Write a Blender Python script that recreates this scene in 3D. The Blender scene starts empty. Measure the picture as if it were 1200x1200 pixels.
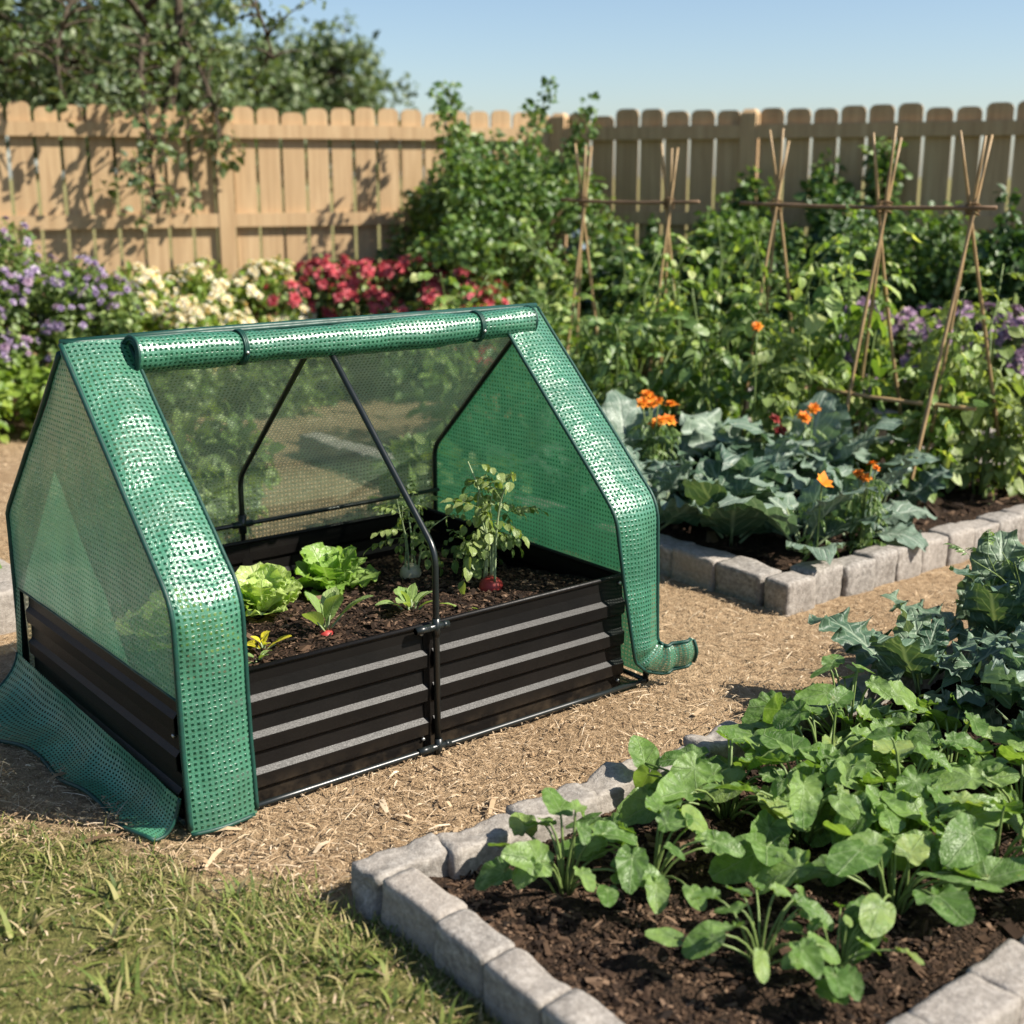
import bpy, math, random
import numpy as np
from mathutils import Vector, noise as mnoise

PI = math.pi
rng = np.random.default_rng(7)
sc = bpy.context.scene
COL = sc.collection

# ------------------------------------------------------------------ helpers: objects
def link(o, parent=None):
    COL.objects.link(o)
    if parent is not None:
        o.parent = parent
    return o

def tag(o, label=None, cat=None, group=None, kind=None):
    if label: o['label'] = label
    if cat: o['category'] = cat
    if group: o['group'] = group
    if kind: o['kind'] = kind
    return o

def empty(name, loc, rz=0.0, label=None, cat=None, group=None):
    o = bpy.data.objects.new(name, None)
    o.empty_display_size = 0.05
    o.location = loc
    o.rotation_euler = (0, 0, rz)
    link(o)
    return tag(o, label, cat, group)

class MB:
    """collects vertices, faces and per-vertex uvs, links them as ONE mesh object"""
    def __init__(s):
        s.v = []; s.uv = []; s.f = {}; s.n = 0
    def add(s, V, F, UV=None):
        V = np.asarray(V, float)
        if UV is None: UV = np.zeros((len(V), 2))
        s.v.append(V); s.uv.append(np.asarray(UV, float))
        for f in F:
            f = np.asarray(f, int)
            if f.ndim == 1: f = f[None]
            s.f.setdefault(f.shape[1], []).append(f + s.n)
        s.n += len(V)
        return s
    def inst(s, T, M, P):
        """many copies of template T=(V,F,UV): M (N,3,3), P (N,3)"""
        V, F, UV = T
        V = np.asarray(V, float); N = len(P)
        if N == 0: return s
        W = np.einsum('nij,kj->nki', M, V) + np.asarray(P)[:, None, :]
        k = len(V)
        off = (np.arange(N) * k)[:, None, None] + s.n
        s.v.append(W.reshape(-1, 3)); s.uv.append(np.tile(UV, (N, 1)))
        for f in F:
            f = np.asarray(f, int)
            if f.ndim == 1: f = f[None]
            s.f.setdefault(f.shape[1], []).append((f[None] + off).reshape(-1, f.shape[1]))
        s.n += N * k
        return s
    def mesh(s, name, mat, smooth=True):
        V = np.concatenate(s.v) if s.v else np.zeros((0, 3)); UV = np.concatenate(s.uv)
        me = bpy.data.meshes.new(name)
        me.vertices.add(len(V)); me.vertices.foreach_set('co', V.astype(np.float32).ravel())
        loops = []; tot = []
        for k, fl in s.f.items():
            a = np.concatenate(fl); loops.append(a.ravel()); tot.append(np.full(len(a), k))
        loops = np.concatenate(loops); tot = np.concatenate(tot)
        start = np.concatenate([[0], np.cumsum(tot)[:-1]])
        me.loops.add(len(loops)); me.loops.foreach_set('vertex_index', loops.astype(np.int32))
        me.polygons.add(len(tot))
        me.polygons.foreach_set('loop_start', start.astype(np.int32))
        me.polygons.foreach_set('loop_total', tot.astype(np.int32))
        me.polygons.foreach_set('use_smooth', np.full(len(tot), bool(smooth)))
        uvl = me.uv_layers.new(name='UVMap')
        uvl.data.foreach_set('uv', UV[loops].astype(np.float32).ravel())
        me.update(calc_edges=True); me.validate()
        for m in (mat if isinstance(mat, (list, tuple)) else [mat]):
            me.materials.append(m)
        return me
    def build(s, name, mat, parent=None, smooth=True, loc=None):
        o = bpy.data.objects.new(name, s.mesh(name, mat, smooth))
        if loc is not None: o.location = loc
        return link(o, parent)

def nrm(a):
    a = np.asarray(a, float)
    return a / np.maximum(np.linalg.norm(a, axis=-1, keepdims=True), 1e-9)

def frames(d, up):
    """rotation matrices: local y -> d, local z -> about up"""
    y = nrm(d); x = nrm(np.cross(y, up)); z = np.cross(x, y)
    return np.stack([x, y, z], -1)

def grid_faces(nu, nv, wrap=False):
    F = []
    i, j = np.meshgrid(np.arange(nv - 1), np.arange(nu if wrap else nu - 1), indexing='ij')
    a = i * nu + j; b = i * nu + (j + 1) % nu
    return np.stack([a, b, b + nu, a + nu], -1).reshape(-1, 4)

def tube(mb, P, r, n=8, cap=True):
    P = np.asarray(P, float); m = len(P)
    r = np.broadcast_to(np.asarray(r, float), (m,))
    T = nrm(np.gradient(P, axis=0))
    ref = np.array([0.31, 0.17, 0.93]) if abs(T[0, 2]) < 0.9 else np.array([0.93, 0.31, 0.17])
    N = nrm(np.cross(T, np.cross(ref[None], T)))
    B = np.cross(T, N)
    a = np.linspace(0, 2 * PI, n, endpoint=False)
    V = P[:, None, :] + r[:, None, None] * (np.cos(a)[None, :, None] * N[:, None, :] + np.sin(a)[None, :, None] * B[:, None, :])
    L = np.concatenate([[0], np.cumsum(np.linalg.norm(np.diff(P, axis=0), axis=1))])
    UV = np.stack([np.tile(a / (2 * PI), (m, 1)), np.tile(L[:, None], (1, n))], -1).reshape(-1, 2)
    F = [grid_faces(n, m, True)]
    if cap:
        F.append(np.arange(n)[::-1][None]); F.append((np.arange(n) + (m - 1) * n)[None])
    return mb.add(V.reshape(-1, 3), F, UV)

def box(mb, lo, hi):
    x0, y0, z0 = lo; x1, y1, z1 = hi
    V = [(x0,y0,z0),(x1,y0,z0),(x1,y1,z0),(x0,y1,z0),(x0,y0,z1),(x1,y0,z1),(x1,y1,z1),(x0,y1,z1)]
    F = [(3,2,1,0),(4,5,6,7),(0,1,5,4),(1,2,6,5),(2,3,7,6),(3,0,4,7)]
    UV = [(a[0]+a[1], a[2]) for a in V]
    return mb.add(V, [np.array(F)], UV)

def smooth_path(pts, n=8):
    """Catmull-Rom through pts"""
    p = [np.asarray(q, float) for q in pts]
    p = [2*p[0]-p[1]] + p + [2*p[-1]-p[-2]]
    out = []
    for i in range(1, len(p) - 2):
        for t in np.linspace(0, 1, n, endpoint=False):
            a, b, c, d = p[i-1], p[i], p[i+1], p[i+2]
            out.append(0.5*((2*b)+(-a+c)*t+(2*a-5*b+4*c-d)*t*t+(-a+3*b-3*c+d)*t**3))
    out.append(p[-2])
    return np.array(out)

def round_corner(pts, r=0.03, n=6):
    """polyline with its inner corners rounded"""
    p = [np.asarray(q, float) for q in pts]; out = [p[0]]
    for a, b, c in zip(p, p[1:], p[2:]):
        u = (a-b)/np.linalg.norm(a-b); w = (c-b)/np.linalg.norm(c-b)
        s, e = b + u*r, b + w*r
        for t in np.linspace(0, 1, n):
            out.append((1-t)**2*s + 2*t*(1-t)*b + t*t*e)
    out.append(p[-1])
    return np.array(out)

def vnoise(P, scale=1.0, seed=0):
    """value noise, vectorised, -1..1; P (N,2|3)"""
    P = np.asarray(P, float) * scale
    if P.shape[1] == 2: P = np.concatenate([P, np.zeros((len(P), 1))], 1)
    i = np.floor(P).astype(np.int64); f = P - i; f = f*f*(3-2*f)
    def h(x, y, z):
        n = (x*374761393 + y*668265263 + z*2147483647 + seed*974711) & 0xffffffff
        n = ((n ^ (n >> 13)) * 1274126177) & 0xffffffff
        n = n ^ (n >> 16)
        return (n & 0xffff) / 32767.5 - 1
    r = 0
    for dx in (0, 1):
        for dy in (0, 1):
            for dz in (0, 1):
                w = (f[:,0] if dx else 1-f[:,0])*(f[:,1] if dy else 1-f[:,1])*(f[:,2] if dz else 1-f[:,2])
                r = r + w*h(i[:,0]+dx, i[:,1]+dy, i[:,2]+dz)
    return r

def fbm(P, scale=1.0, oct=4, seed=0):
    r = 0; a = 1; t = 0
    for k in range(oct):
        r = r + a*vnoise(P, scale*2**k, seed+k*17); t += a; a *= .5
    return r / t

# ------------------------------------------------------------------ helpers: materials
class NT:
    def __init__(s, name):
        s.m = bpy.data.materials.new(name); s.m.use_nodes = True
        s.t = s.m.node_tree; s.t.nodes.clear()
        s.out = s.n('ShaderNodeOutputMaterial')
    def n(s, typ, **kw):
        o = s.t.nodes.new(typ)
        for k, v in kw.items():
            if k in o.inputs: s.set(o.inputs[k], v)
            else: setattr(o, k, v)
        return o
    def set(s, sock, v):
        if hasattr(v, 'is_output') or isinstance(v, bpy.types.NodeSocket): s.t.links.new(v, sock)
        elif isinstance(v, (tuple, list)) and len(v) == 3 and sock.type == 'RGBA': sock.default_value = (*v, 1)
        else: sock.default_value = v
    def math(s, op, a, b=0.0, c=None, clamp=False):
        o = s.t.nodes.new('ShaderNodeMath'); o.operation = op; o.use_clamp = clamp
        s.set(o.inputs[0], a); s.set(o.inputs[1], b)
        if c is not None: s.set(o.inputs[2], c)
        return o.outputs[0]
    def mix(s, fac, a, b, mode='MIX'):
        o = s.t.nodes.new('ShaderNodeMix'); o.data_type = 'RGBA'; o.blend_type = mode
        s.set(o.inputs[0], fac); s.set(o.inputs[6], a); s.set(o.inputs[7], b)
        return o.outputs[2]
    def ramp(s, fac, stops):
        o = s.t.nodes.new('ShaderNodeValToRGB'); e = o.color_ramp.elements
        while len(e) < len(stops): e.new(.5)
        for q, (p, c) in zip(e, stops):
            q.position = p; q.color = (*c, 1) if len(c) == 3 else c
        s.set(o.inputs[0], fac)
        return o.outputs[0]
    def rng(s, v, a, b, c=0.0, d=1.0):
        o = s.t.nodes.new('ShaderNodeMapRange'); s.set(o.inputs[0], v)
        for k, x in zip((1, 2, 3, 4), (a, b, c, d)): s.set(o.inputs[k], x)
        return o.outputs[0]
    def noise(s, scale, detail=3, rough=.55, vec=None, dist=0.0, out='Fac'):
        o = s.n('ShaderNodeTexNoise', Scale=scale, Detail=detail, Roughness=rough, Distortion=dist)
        s.set(o.inputs['Vector'], vec if vec is not None else s.obj())
        return o.outputs[out]
    def obj(s):
        return s.n('ShaderNodeTexCoord').outputs['Object']
    def pos(s):
        return s.n('ShaderNodeNewGeometry').outputs['Position']
    def isl(s):
        return s.n('ShaderNodeNewGeometry').outputs['Random Per Island']
    def bsdf(s, color, rough=.6, spec=.4, metal=0.0, normal=None, **kw):
        p = s.n('ShaderNodeBsdfPrincipled')
        s.set(p.inputs['Base Color'], color); s.set(p.inputs['Roughness'], rough)
        s.set(p.inputs['Specular IOR Level'], spec); s.set(p.inputs['Metallic'], metal)
        if normal is not None: s.set(p.inputs['Normal'], normal)
        return p.outputs[0]
    def bump(s, h, strength=.3, dist=.01):
        b = s.n('ShaderNodeBump', Strength=strength, Distance=dist)
        s.set(b.inputs['Height'], h)
        return b.outputs[0]
    def mixs(s, fac, a, b):
        o = s.t.nodes.new('ShaderNodeMixShader'); s.set(o.inputs[0], fac)
        s.t.links.new(a, o.inputs[1]); s.t.links.new(b, o.inputs[2])
        return o.outputs[0]
    def done(s, sh):
        s.t.links.new(sh, s.out.inputs[0])
        return s.m

def leaf_mat(name, stops, vein=None, mode='strip', transl=.28, rough=.42, spec=.45, mottle=None, tcol=None, rscale=1.0, dark=None):
    s = NT(name)
    isl = s.isl(); pos = s.pos()
    base = s.ramp(isl, stops)
    n = s.noise(14*rscale, 3, vec=pos)
    base = s.mix(s.rng(n, .35, .7, 0, .35), base, stops[0][1])
    uvn = s.n('ShaderNodeUVMap'); sep = s.n('ShaderNodeSeparateXYZ'); s.set(sep.inputs[0], uvn.outputs[0])
    u, v = sep.outputs[0], sep.outputs[1]
    if dark:
        base = s.mix(s.rng(s.noise(30*rscale, 4, .6, vec=pos, dist=.6), .46, .62, 0, .55), base, dark)
    bl_ = s.noise(33*rscale, 4, .65, vec=pos)
    base = s.mix(s.rng(bl_, .66, .74, 0, .45), base, (.30, .27, .07))
    h = n
    if mottle:
        mn = s.noise(60*rscale, 4, .6, vec=pos)
        base = s.mix(s.rng(mn, .48, .66, 0, mottle[1]), base, mottle[0])
    if vein is not None:
        if mode == 'strip':
            d = s.math('ABSOLUTE', s.math('SUBTRACT', u, .5))
            mid = s.rng(d, .012, .05, 1, 0)
            w = s.math('FRACT', s.math('ADD', s.math('MULTIPLY', v, 7.0), s.math('MULTIPLY', d, -5.0)))
            side = s.math('MULTIPLY', s.rng(s.math('ABSOLUTE', s.math('SUBTRACT', w, .5)), .03, .12, 1, 0), s.rng(d, .3, .5, .75, .2))
        else:
            w = s.math('FRACT', s.math('ADD', s.math('MULTIPLY', u, 9.0), 0.0))
            dist = s.math('MULTIPLY', s.math('ABSOLUTE', s.math('SUBTRACT', w, .5)), s.math('MAXIMUM', v, .03))
            mid = s.rng(dist, .008, .03, 1, 0)
            w2 = s.math('FRACT', s.math('ADD', s.math('MULTIPLY', v, 8.0), s.math('MULTIPLY', s.math('ABSOLUTE', s.math('SUBTRACT', w, .5)), -6.0)))
            side = s.math('MULTIPLY', s.rng(s.math('ABSOLUTE', s.math('SUBTRACT', w2, .5)), .02, .10, 1, 0), .55)
        vf = s.math('MAXIMUM', mid, side)
        base = s.mix(s.math('MULTIPLY', vf, .55), base, vein)
        h = s.math('ADD', s.math('MULTIPLY', n, .6), s.math('MULTIPLY', vf, -.6))
    nb = s.bump(s.math('ADD', h, s.math('MULTIPLY', s.noise(95*rscale, 2, vec=pos), .7)), .7, .006)
    p = s.bsdf(base, rough, spec, normal=nb)
    tr = s.n('ShaderNodeBsdfTranslucent')
    s.set(tr.inputs[0], s.mix(1.0, base, tcol or (1.9, 1.9, .7), 'MULTIPLY'))
    return s.done(s.mixs(transl, p, tr.outputs[0]))

def plain(name, color, rough=.6, spec=.4, metal=0.0, var=.25, scale=20, bump=.15, bdist=.003):
    s = NT(name)
    n = s.noise(scale, 4)
    c2 = tuple(x*(1-var) for x in color)
    col = s.mix(s.rng(n, .3, .7), color, c2)
    return s.done(s.bsdf(col, s.rng(n, .3, .7, rough*.85, min(1, rough*1.15)), spec, metal, s.bump(n, bump, bdist)))

def isl_mat(name, stops, rough=.8, spec=.2, transl=0.0):
    s = NT(name)
    col = s.ramp(s.isl(), stops)
    n = s.noise(40, 2, vec=s.pos())
    col = s.mix(s.rng(n, .3, .7, 0, .3), col, stops[0][1])
    p = s.bsdf(col, rough, spec)
    if transl:
        tr = s.n('ShaderNodeBsdfTranslucent'); s.set(tr.inputs[0], col)
        p = s.mixs(transl, p, tr.outputs[0])
    return s.done(p)

def mesh_fabric(name, film, thread_open, pitch=.0120, line=.25, green=(.080, .295, .178), rough=.34, trans=.36, coat=.9, hole=(.22, .36, .32)):
    """woven green polyethylene: opaque thread grid over a clear-ish film"""
    s = NT(name)
    uvn = s.n('ShaderNodeUVMap'); sep = s.n('ShaderNodeSeparateXYZ'); s.set(sep.inputs[0], uvn.outputs[0])
    wob = s.noise(3.0, 2, vec=uvn.outputs[0])
    m = []
    for k in (0, 1):
        c = s.math('ADD', s.math('DIVIDE', sep.outputs[k], pitch), s.math('MULTIPLY', wob, 1.3))
        f = s.math('ABSOLUTE', s.math('SUBTRACT', s.math('FRACT', c), .5))
        m.append(s.rng(f, .5-line-.06, .5-line+.03, 0, 1))
    mask = s.math('MAXIMUM', m[0], m[1])
    n = s.noise(9, 4, vec=s.pos())
    col = s.mix(s.rng(n, .35, .7), green, tuple(x*.72 for x in green))
    col = s.mix(mask, tuple(x*y for x, y in zip(green, hole)), col)
    nb = s.bump(s.math('ADD', s.math('MULTIPLY', mask, .22), s.math('ADD', s.math('MULTIPLY', s.noise(24, 4, .6, vec=s.pos()), 1.5), s.math('MULTIPLY', s.noise(150, 2, .6, vec=s.pos()), .55))), .75, .004)
    p = s.bsdf(col, s.rng(n, .3, .7, rough*.8, rough*1.25), 1.0, normal=nb)
    pn = p.node; s.set(pn.inputs['Coat Weight'], s.math('MULTIPLY', mask, coat)); s.set(pn.inputs['Specular IOR Level'], s.math('MULTIPLY', mask, .9)); pn.inputs['Coat Roughness'].default_value = .27; pn.inputs['Coat IOR'].default_value = 1.6; s.t.links.new(nb, pn.inputs['Coat Normal'])
    tl = s.n('ShaderNodeBsdfTranslucent'); s.set(tl.inputs[0], s.mix(1.0, col, (1.25, 1.25, 1.2), 'MULTIPLY'))
    body = s.mixs(trans, p, tl.outputs[0])
    tp = s.n('ShaderNodeBsdfTransparent'); s.set(tp.inputs[0], (.86, .95, .88))
    opac = s.rng(mask, 0, 1, film, 1-thread_open)
    return s.done(s.mixs(opac, tp.outputs[0], body))

# --- palette
M = {}
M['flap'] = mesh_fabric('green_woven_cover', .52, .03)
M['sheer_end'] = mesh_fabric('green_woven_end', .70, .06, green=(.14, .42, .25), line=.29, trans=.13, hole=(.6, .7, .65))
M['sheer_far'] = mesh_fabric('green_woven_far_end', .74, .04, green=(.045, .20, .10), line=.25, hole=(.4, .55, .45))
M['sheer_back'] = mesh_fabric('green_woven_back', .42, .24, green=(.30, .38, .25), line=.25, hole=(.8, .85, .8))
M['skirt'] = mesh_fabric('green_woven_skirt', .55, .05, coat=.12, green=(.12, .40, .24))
M['binding'] = plain('dark_green_binding', (.008, .055, .04), .5, .4, var=.35, scale=60)
M['rod'] = plain('dark_powder_coated_rod', (.012, .016, .016), .32, .5, var=.3, scale=30, bump=.05)
M['steel'] = None
def steel_mat():
    s = NT('black_brown_coated_steel')
    n = s.noise(6, 4); g = s.noise(420, 2, .6)
    sp = s.noise(900, 1)
    col = s.mix(s.rng(n, .35, .7), (.0035, .0030, .0027), (.007, .0058, .005))
    col = s.mix(s.rng(sp, .60, .72, 0, .25), col, (.06, .057, .054))
    sz = s.n('ShaderNodeSeparateXYZ'); s.set(sz.inputs[0], s.pos())
    du = s.math('MULTIPLY', s.rng(sz.outputs[2], .0, .07, 1, 0), s.rng(s.noise(14, 4, .7, vec=s.pos()), .42, .7, 0, .28))
    col = s.mix(du, col, (.16, .115, .07))
    return s.done(s.bsdf(col, s.rng(g, .3, .7, .36, .52), .22, 0.0, s.bump(g, .25, .0008)))
M['steel'] = steel_mat()
M['bolt'] = plain('zinc_bolt', (.5, .5, .48), .35, .5, .8, var=.2)

def soil_mat(name, dark, light):
    s = NT(name)
    a = s.noise(55, 5, .7); b = s.noise(7, 3)
    v = s.n('ShaderNodeTexVoronoi', Scale=130.0); s.set(v.inputs['Vector'], s.obj())
    col = s.ramp(a, [(.3, dark), (.52, tuple((x+y)/2*.8 for x, y in zip(dark, light))), (.7, light)])
    col = s.mix(s.rng(v.outputs['Distance'], 0, .5, .55, 0), col, dark)
    col = s.mix(s.rng(b, .4, .65, 0, .35), col, tuple(x*.6 for x in dark))
    return s.done(s.bsdf(col, .95, .15, normal=s.bump(s.math('ADD', a, v.outputs['Distance']), .8, .012)))
M['soil'] = soil_mat('dark_garden_soil', (.018, .012, .008), (.075, .045, .028))
M['soil_wet'] = soil_mat('planter_soil', (.012, .008, .006), (.055, .030, .018))
M['mulch'] = isl_mat('bark_crumb', [(0, (.012, .008, .006)), (.45, (.045, .026, .016)), (.8, (.10, .06, .036)), (1, (.20, .13, .085))], .9)
M['chips'] = isl_mat('straw_and_wood_chip', [(0, (.15, .095, .055)), (.25, (.34, .235, .135)), (.6, (.50, .365, .225)), (.88, (.62, .48, .32)), (1, (.70, .58, .42))], .85, .15, .1)
M['grass'] = isl_mat('lawn_blade', [(0, (.06, .09, .02)), (.32, (.13, .18, .036)), (.58, (.24, .27, .065)), (.78, (.42, .36, .15)), (1, (.54, .43, .25))], .6, .3, .3)

def stone_mat():
    s = NT('tumbled_concrete_block')
    a = s.noise(9, 4); b = s.noise(70, 5, .7); c = s.noise(260, 2)
    info = s.n('ShaderNodeObjectInfo')
    col = s.ramp(b, [(.28, (.10, .092, .082)), (.48, (.235, .215, .192)), (.66, (.40, .375, .34))])
    col = s.mix(s.rng(a, .42, .7, 0, .55), col, (.17, .155, .135))
    col = s.mix(s.math('MULTIPLY', info.outputs['Random'], .4), col, (.36, .31, .26))
    col = s.mix(s.rng(c, .62, .72, 0, .6), col, (.08, .075, .07))
    return s.done(s.bsdf(col, .9, .25, normal=s.bump(s.math('ADD', b, s.math('MULTIPLY', c, .4)), .6, .006)))
M['stone'] = stone_mat()

def ground_mat():
    s = NT('straw_strewn_ground')
    p = s.pos(); sep = s.n('ShaderNodeSeparateXYZ'); s.set(sep.inputs[0], p)
    a = s.noise(1.6, 4, vec=p); b = s.noise(38, 5, .7, vec=p); c = s.noise(180, 3, .7, vec=p)
    st = s.ramp(b, [(.25, (.20, .135, .080)), (.48, (.40, .285, .170)), (.62, (.50, .365, .225)), (.8, (.60, .46, .31))])
    st = s.mix(s.rng(c, .35, .6, .55, 0), st, (.15, .09, .045))
    st = s.mix(s.rng(a, .45, .65, 0, .4), st, (.25, .165, .09))
    la = s.ramp(b, [(.3, (.06, .07, .022)), (.55, (.16, .155, .05)), (.75, (.30, .25, .11))])
    # lawn lies beyond the line -(x+.3)*.89 - (y-.23)*.46 > 0
    e = s.math('ADD', s.math('MULTIPLY', sep.outputs[0], -.89), s.math('MULTIPLY', sep.outputs[1], -.46))
    e = s.math('ADD', s.math('ADD', e, -.10), s.math('MULTIPLY', s.math('SUBTRACT', s.noise(7, 4, vec=p), .5), .35))
    col = s.mix(s.rng(e, -.05, .12), st, la)
    far = s.math('MAXIMUM', s.rng(sep.outputs[0], 6.2, 7.2), s.rng(sep.outputs[1], 6.2, 7.2))
    col = s.mix(far, col, s.ramp(a, [(.3, (.10, .11, .03)), (.7, (.30, .25, .11))]))
    return s.done(s.bsdf(col, .95, .12, normal=s.bump(s.math('ADD', b, c), .9, .012)))
M['ground'] = ground_mat()

def wood_mat(name, c0, c1, c2):
    s = NT(name)
    o = s.obj(); mp = s.n('ShaderNodeMapping'); s.set(mp.inputs[0], o); mp.inputs['Scale'].default_value = (30, 30, 1.6)
    g = s.n('ShaderNodeTexNoise', Scale=1.0, Detail=5, Roughness=.6, Distortion=.6); s.set(g.inputs['Vector'], mp.outputs[0])
    b = s.noise(2.2, 3)
    col = s.ramp(g.outputs[0], [(.3, c0), (.55, c1), (.75, c2)])
    col = s.mix(s.math('MULTIPLY', s.isl(), .30), col, c0)
    col = s.mix(s.rng(b, .5, .75, 0, .3), col, c0)
    return s.done(s.bsdf(col, .75, .25, normal=s.bump(g.outputs[0], .25, .004)))
M['fence'] = wood_mat('tan_fence_board', (.36, .235, .125), (.475, .33, .185), (.555, .405, .24))
M['cane'] = plain('dry_bamboo', (.40, .27, .13), .55, .4, var=.45, scale=14)
M['cane_dark'] = plain('weathered_bamboo', (.24, .15, .085), .6, .3, var=.45, scale=14)
M['twine'] = plain('jute_twine', (.20, .13, .07), .9, .1)
M['bark'] = plain('rough_bark', (.11, .085, .06), .95, .15, var=.6, scale=16, bump=.8, bdist=.02)
M['stem'] = plain('green_stem', (.17, .24, .07), .5, .4, var=.35, scale=30)
M['stem_pale'] = plain('pale_stem', (.34, .42, .22), .45, .4, var=.3, scale=30)
M['stem_brown'] = plain('woody_stem', (.12, .085, .045), .8, .2, var=.4, scale=30)
M['squash'] = leaf_mat('squash_leaf', [(0, (.070, .150, .022)), (.5, (.135, .240, .044)), (.9, (.22, .33, .085)), (1, (.40, .40, .12))], (.30, .40, .19), 'polar', mottle=((.25, .37, .14), .6), dark=(.05, .11, .022), rough=.45, transl=.3)
M['bean'] = leaf_mat('broad_bean_leaf', [(0, (.05, .12, .025)), (.5, (.085, .17, .035)), (1, (.13, .23, .05))], (.2, .3, .1), 'strip')
M['kale'] = leaf_mat('blue_green_kale_leaf', [(0, (.07, .12, .085)), (.5, (.12, .18, .13)), (1, (.21, .27, .20))], (.46, .52, .43), 'strip', transl=.14, rough=.42, mottle=((.22, .29, .23), .35), tcol=(1.4, 1.8, .9))
M['kale_dark'] = leaf_mat('deep_kale_leaf', [(0, (.042, .088, .05)), (.5, (.075, .135, .08)), (1, (.13, .19, .115))], (.34, .42, .30), 'strip', transl=.15, rough=.5)
M['lettuce'] = leaf_mat('pale_lettuce_leaf', [(0, (.30, .42, .09)), (.5, (.41, .53, .15)), (1, (.52, .60, .24))], (.55, .62, .33), 'strip', tcol=(1.5, 1.6, .8), transl=.35, rough=.38, spec=.5)
M['lettuce2'] = leaf_mat('green_lettuce_leaf', [(0, (.17, .30, .05)), (.5, (.25, .40, .085)), (1, (.35, .48, .15))], (.40, .5, .22), 'strip', tcol=(1.5, 1.6, .8), transl=.35, rough=.38, spec=.5)
M['radish'] = leaf_mat('radish_leaf', [(0, (.17, .28, .07)), (.5, (.25, .36, .11)), (1, (.36, .46, .18))], (.46, .52, .3), 'strip', transl=.3)
M['yellow'] = leaf_mat('yellow_leaf', [(0, (.50, .42, .02)), (.6, (.62, .55, .03)), (1, (.58, .60, .07))], (.66, .62, .2), 'strip', transl=.3)
M['tomato'] = leaf_mat('tomato_leaf', [(0, (0.1391, 0.2057, 0.0545)), (0.5, (0.215, 0.2844, 0.0847)), (1, (0.3289, 0.3872, 0.1452))], (.28, .35, .15), 'strip', transl=.28)
M['vine'] = leaf_mat('climbing_bean_leaf', [(0, (0.0844, 0.1628, 0.0325)), (0.5, (0.1841, 0.2903, 0.0611)), (0.8, (0.3221, 0.4248, 0.1153)), (1, (0.5522, 0.5806, 0.2443))], (.24, .32, .11), 'strip', transl=.3)
M['fern'] = leaf_mat('feathery_leaf', [(0, (0.075, 0.1438, 0.0375)), (0.5, (0.125, 0.2063, 0.0562)), (1, (0.225, 0.3, 0.1063))], None, transl=.25)
M['shrub'] = leaf_mat('shrub_leaf', [(0, (0.042, 0.09, 0.0204)), (0.5, (0.096, 0.174, 0.0408)), (0.85, (0.168, 0.252, 0.066)), (1, (0.288, 0.372, 0.132))], None, transl=.25, rough=.4)
M['shrub_dark'] = leaf_mat('dark_shrub_leaf', [(0, (0.0275, 0.065, 0.0187)), (0.5, (0.06, 0.125, 0.0325)), (0.9, (0.1063, 0.1875, 0.05)), (1, (0.2125, 0.3, 0.1))], None, transl=.2, rough=.4)
M['tree'] = leaf_mat('tree_leaf', [(0, (0.0403, 0.069, 0.023)), (0.5, (0.0978, 0.1437, 0.0517)), (1, (0.1955, 0.2415, 0.1092))], None, transl=.22, rough=.45)
M['flowerleaf'] = leaf_mat('flower_bush_leaf', [(0, (0.0805, 0.138, 0.0345)), (0.5, (0.161, 0.23, 0.0633)), (1, (0.276, 0.3335, 0.115))], None, transl=.28)
M['limeleaf'] = leaf_mat('lime_green_leaf', [(0, (.10, .17, .022)), (.5, (.18, .27, .04)), (1, (.28, .36, .07))], None, transl=.3)
M['purple'] = isl_mat('purple_petal', [(0, (.20, .13, .27)), (.5, (.36, .27, .43)), (.8, (.52, .43, .55)), (1, (.66, .60, .64))], .6, .3, .25)
M['mauve'] = isl_mat('mauve_petal', [(0, (.22, .13, .23)), (.6, (.42, .29, .40)), (1, (.58, .42, .48))], .6, .3, .25)
M['white'] = isl_mat('cream_petal', [(0, (.72, .50, .14)), (.28, (.76, .66, .34)), (.55, (.78, .76, .58)), (1, (.80, .80, .76))], .6, .3, .25)
M['red'] = isl_mat('red_petal', [(0, (.40, .035, .05)), (.5, (.58, .09, .11)), (1, (.68, .22, .24))], .6, .3, .2)
M['orange'] = isl_mat('orange_petal', [(0, (.62, .14, .01)), (.5, (.74, .24, .015)), (1, (.78, .38, .03))], .6, .3, .2)
M['maroon'] = isl_mat('maroon_petal', [(0, (.12, .008, .01)), (1, (.30, .03, .02))], .6, .3, .1)
M['blue'] = isl_mat('pale_blue_petal', [(0, (.20, .28, .38)), (1, (.42, .50, .58))], .6, .3, .2)
M['bulb_red'] = plain('red_radish_skin', (.44, .045, .04), .5, .4, var=.35, scale=40, bump=.05)
M['bulb_white'] = plain('cream_turnip_skin', (.55, .47, .33), .4, .5, var=.3, scale=40, bump=.1)

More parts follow.
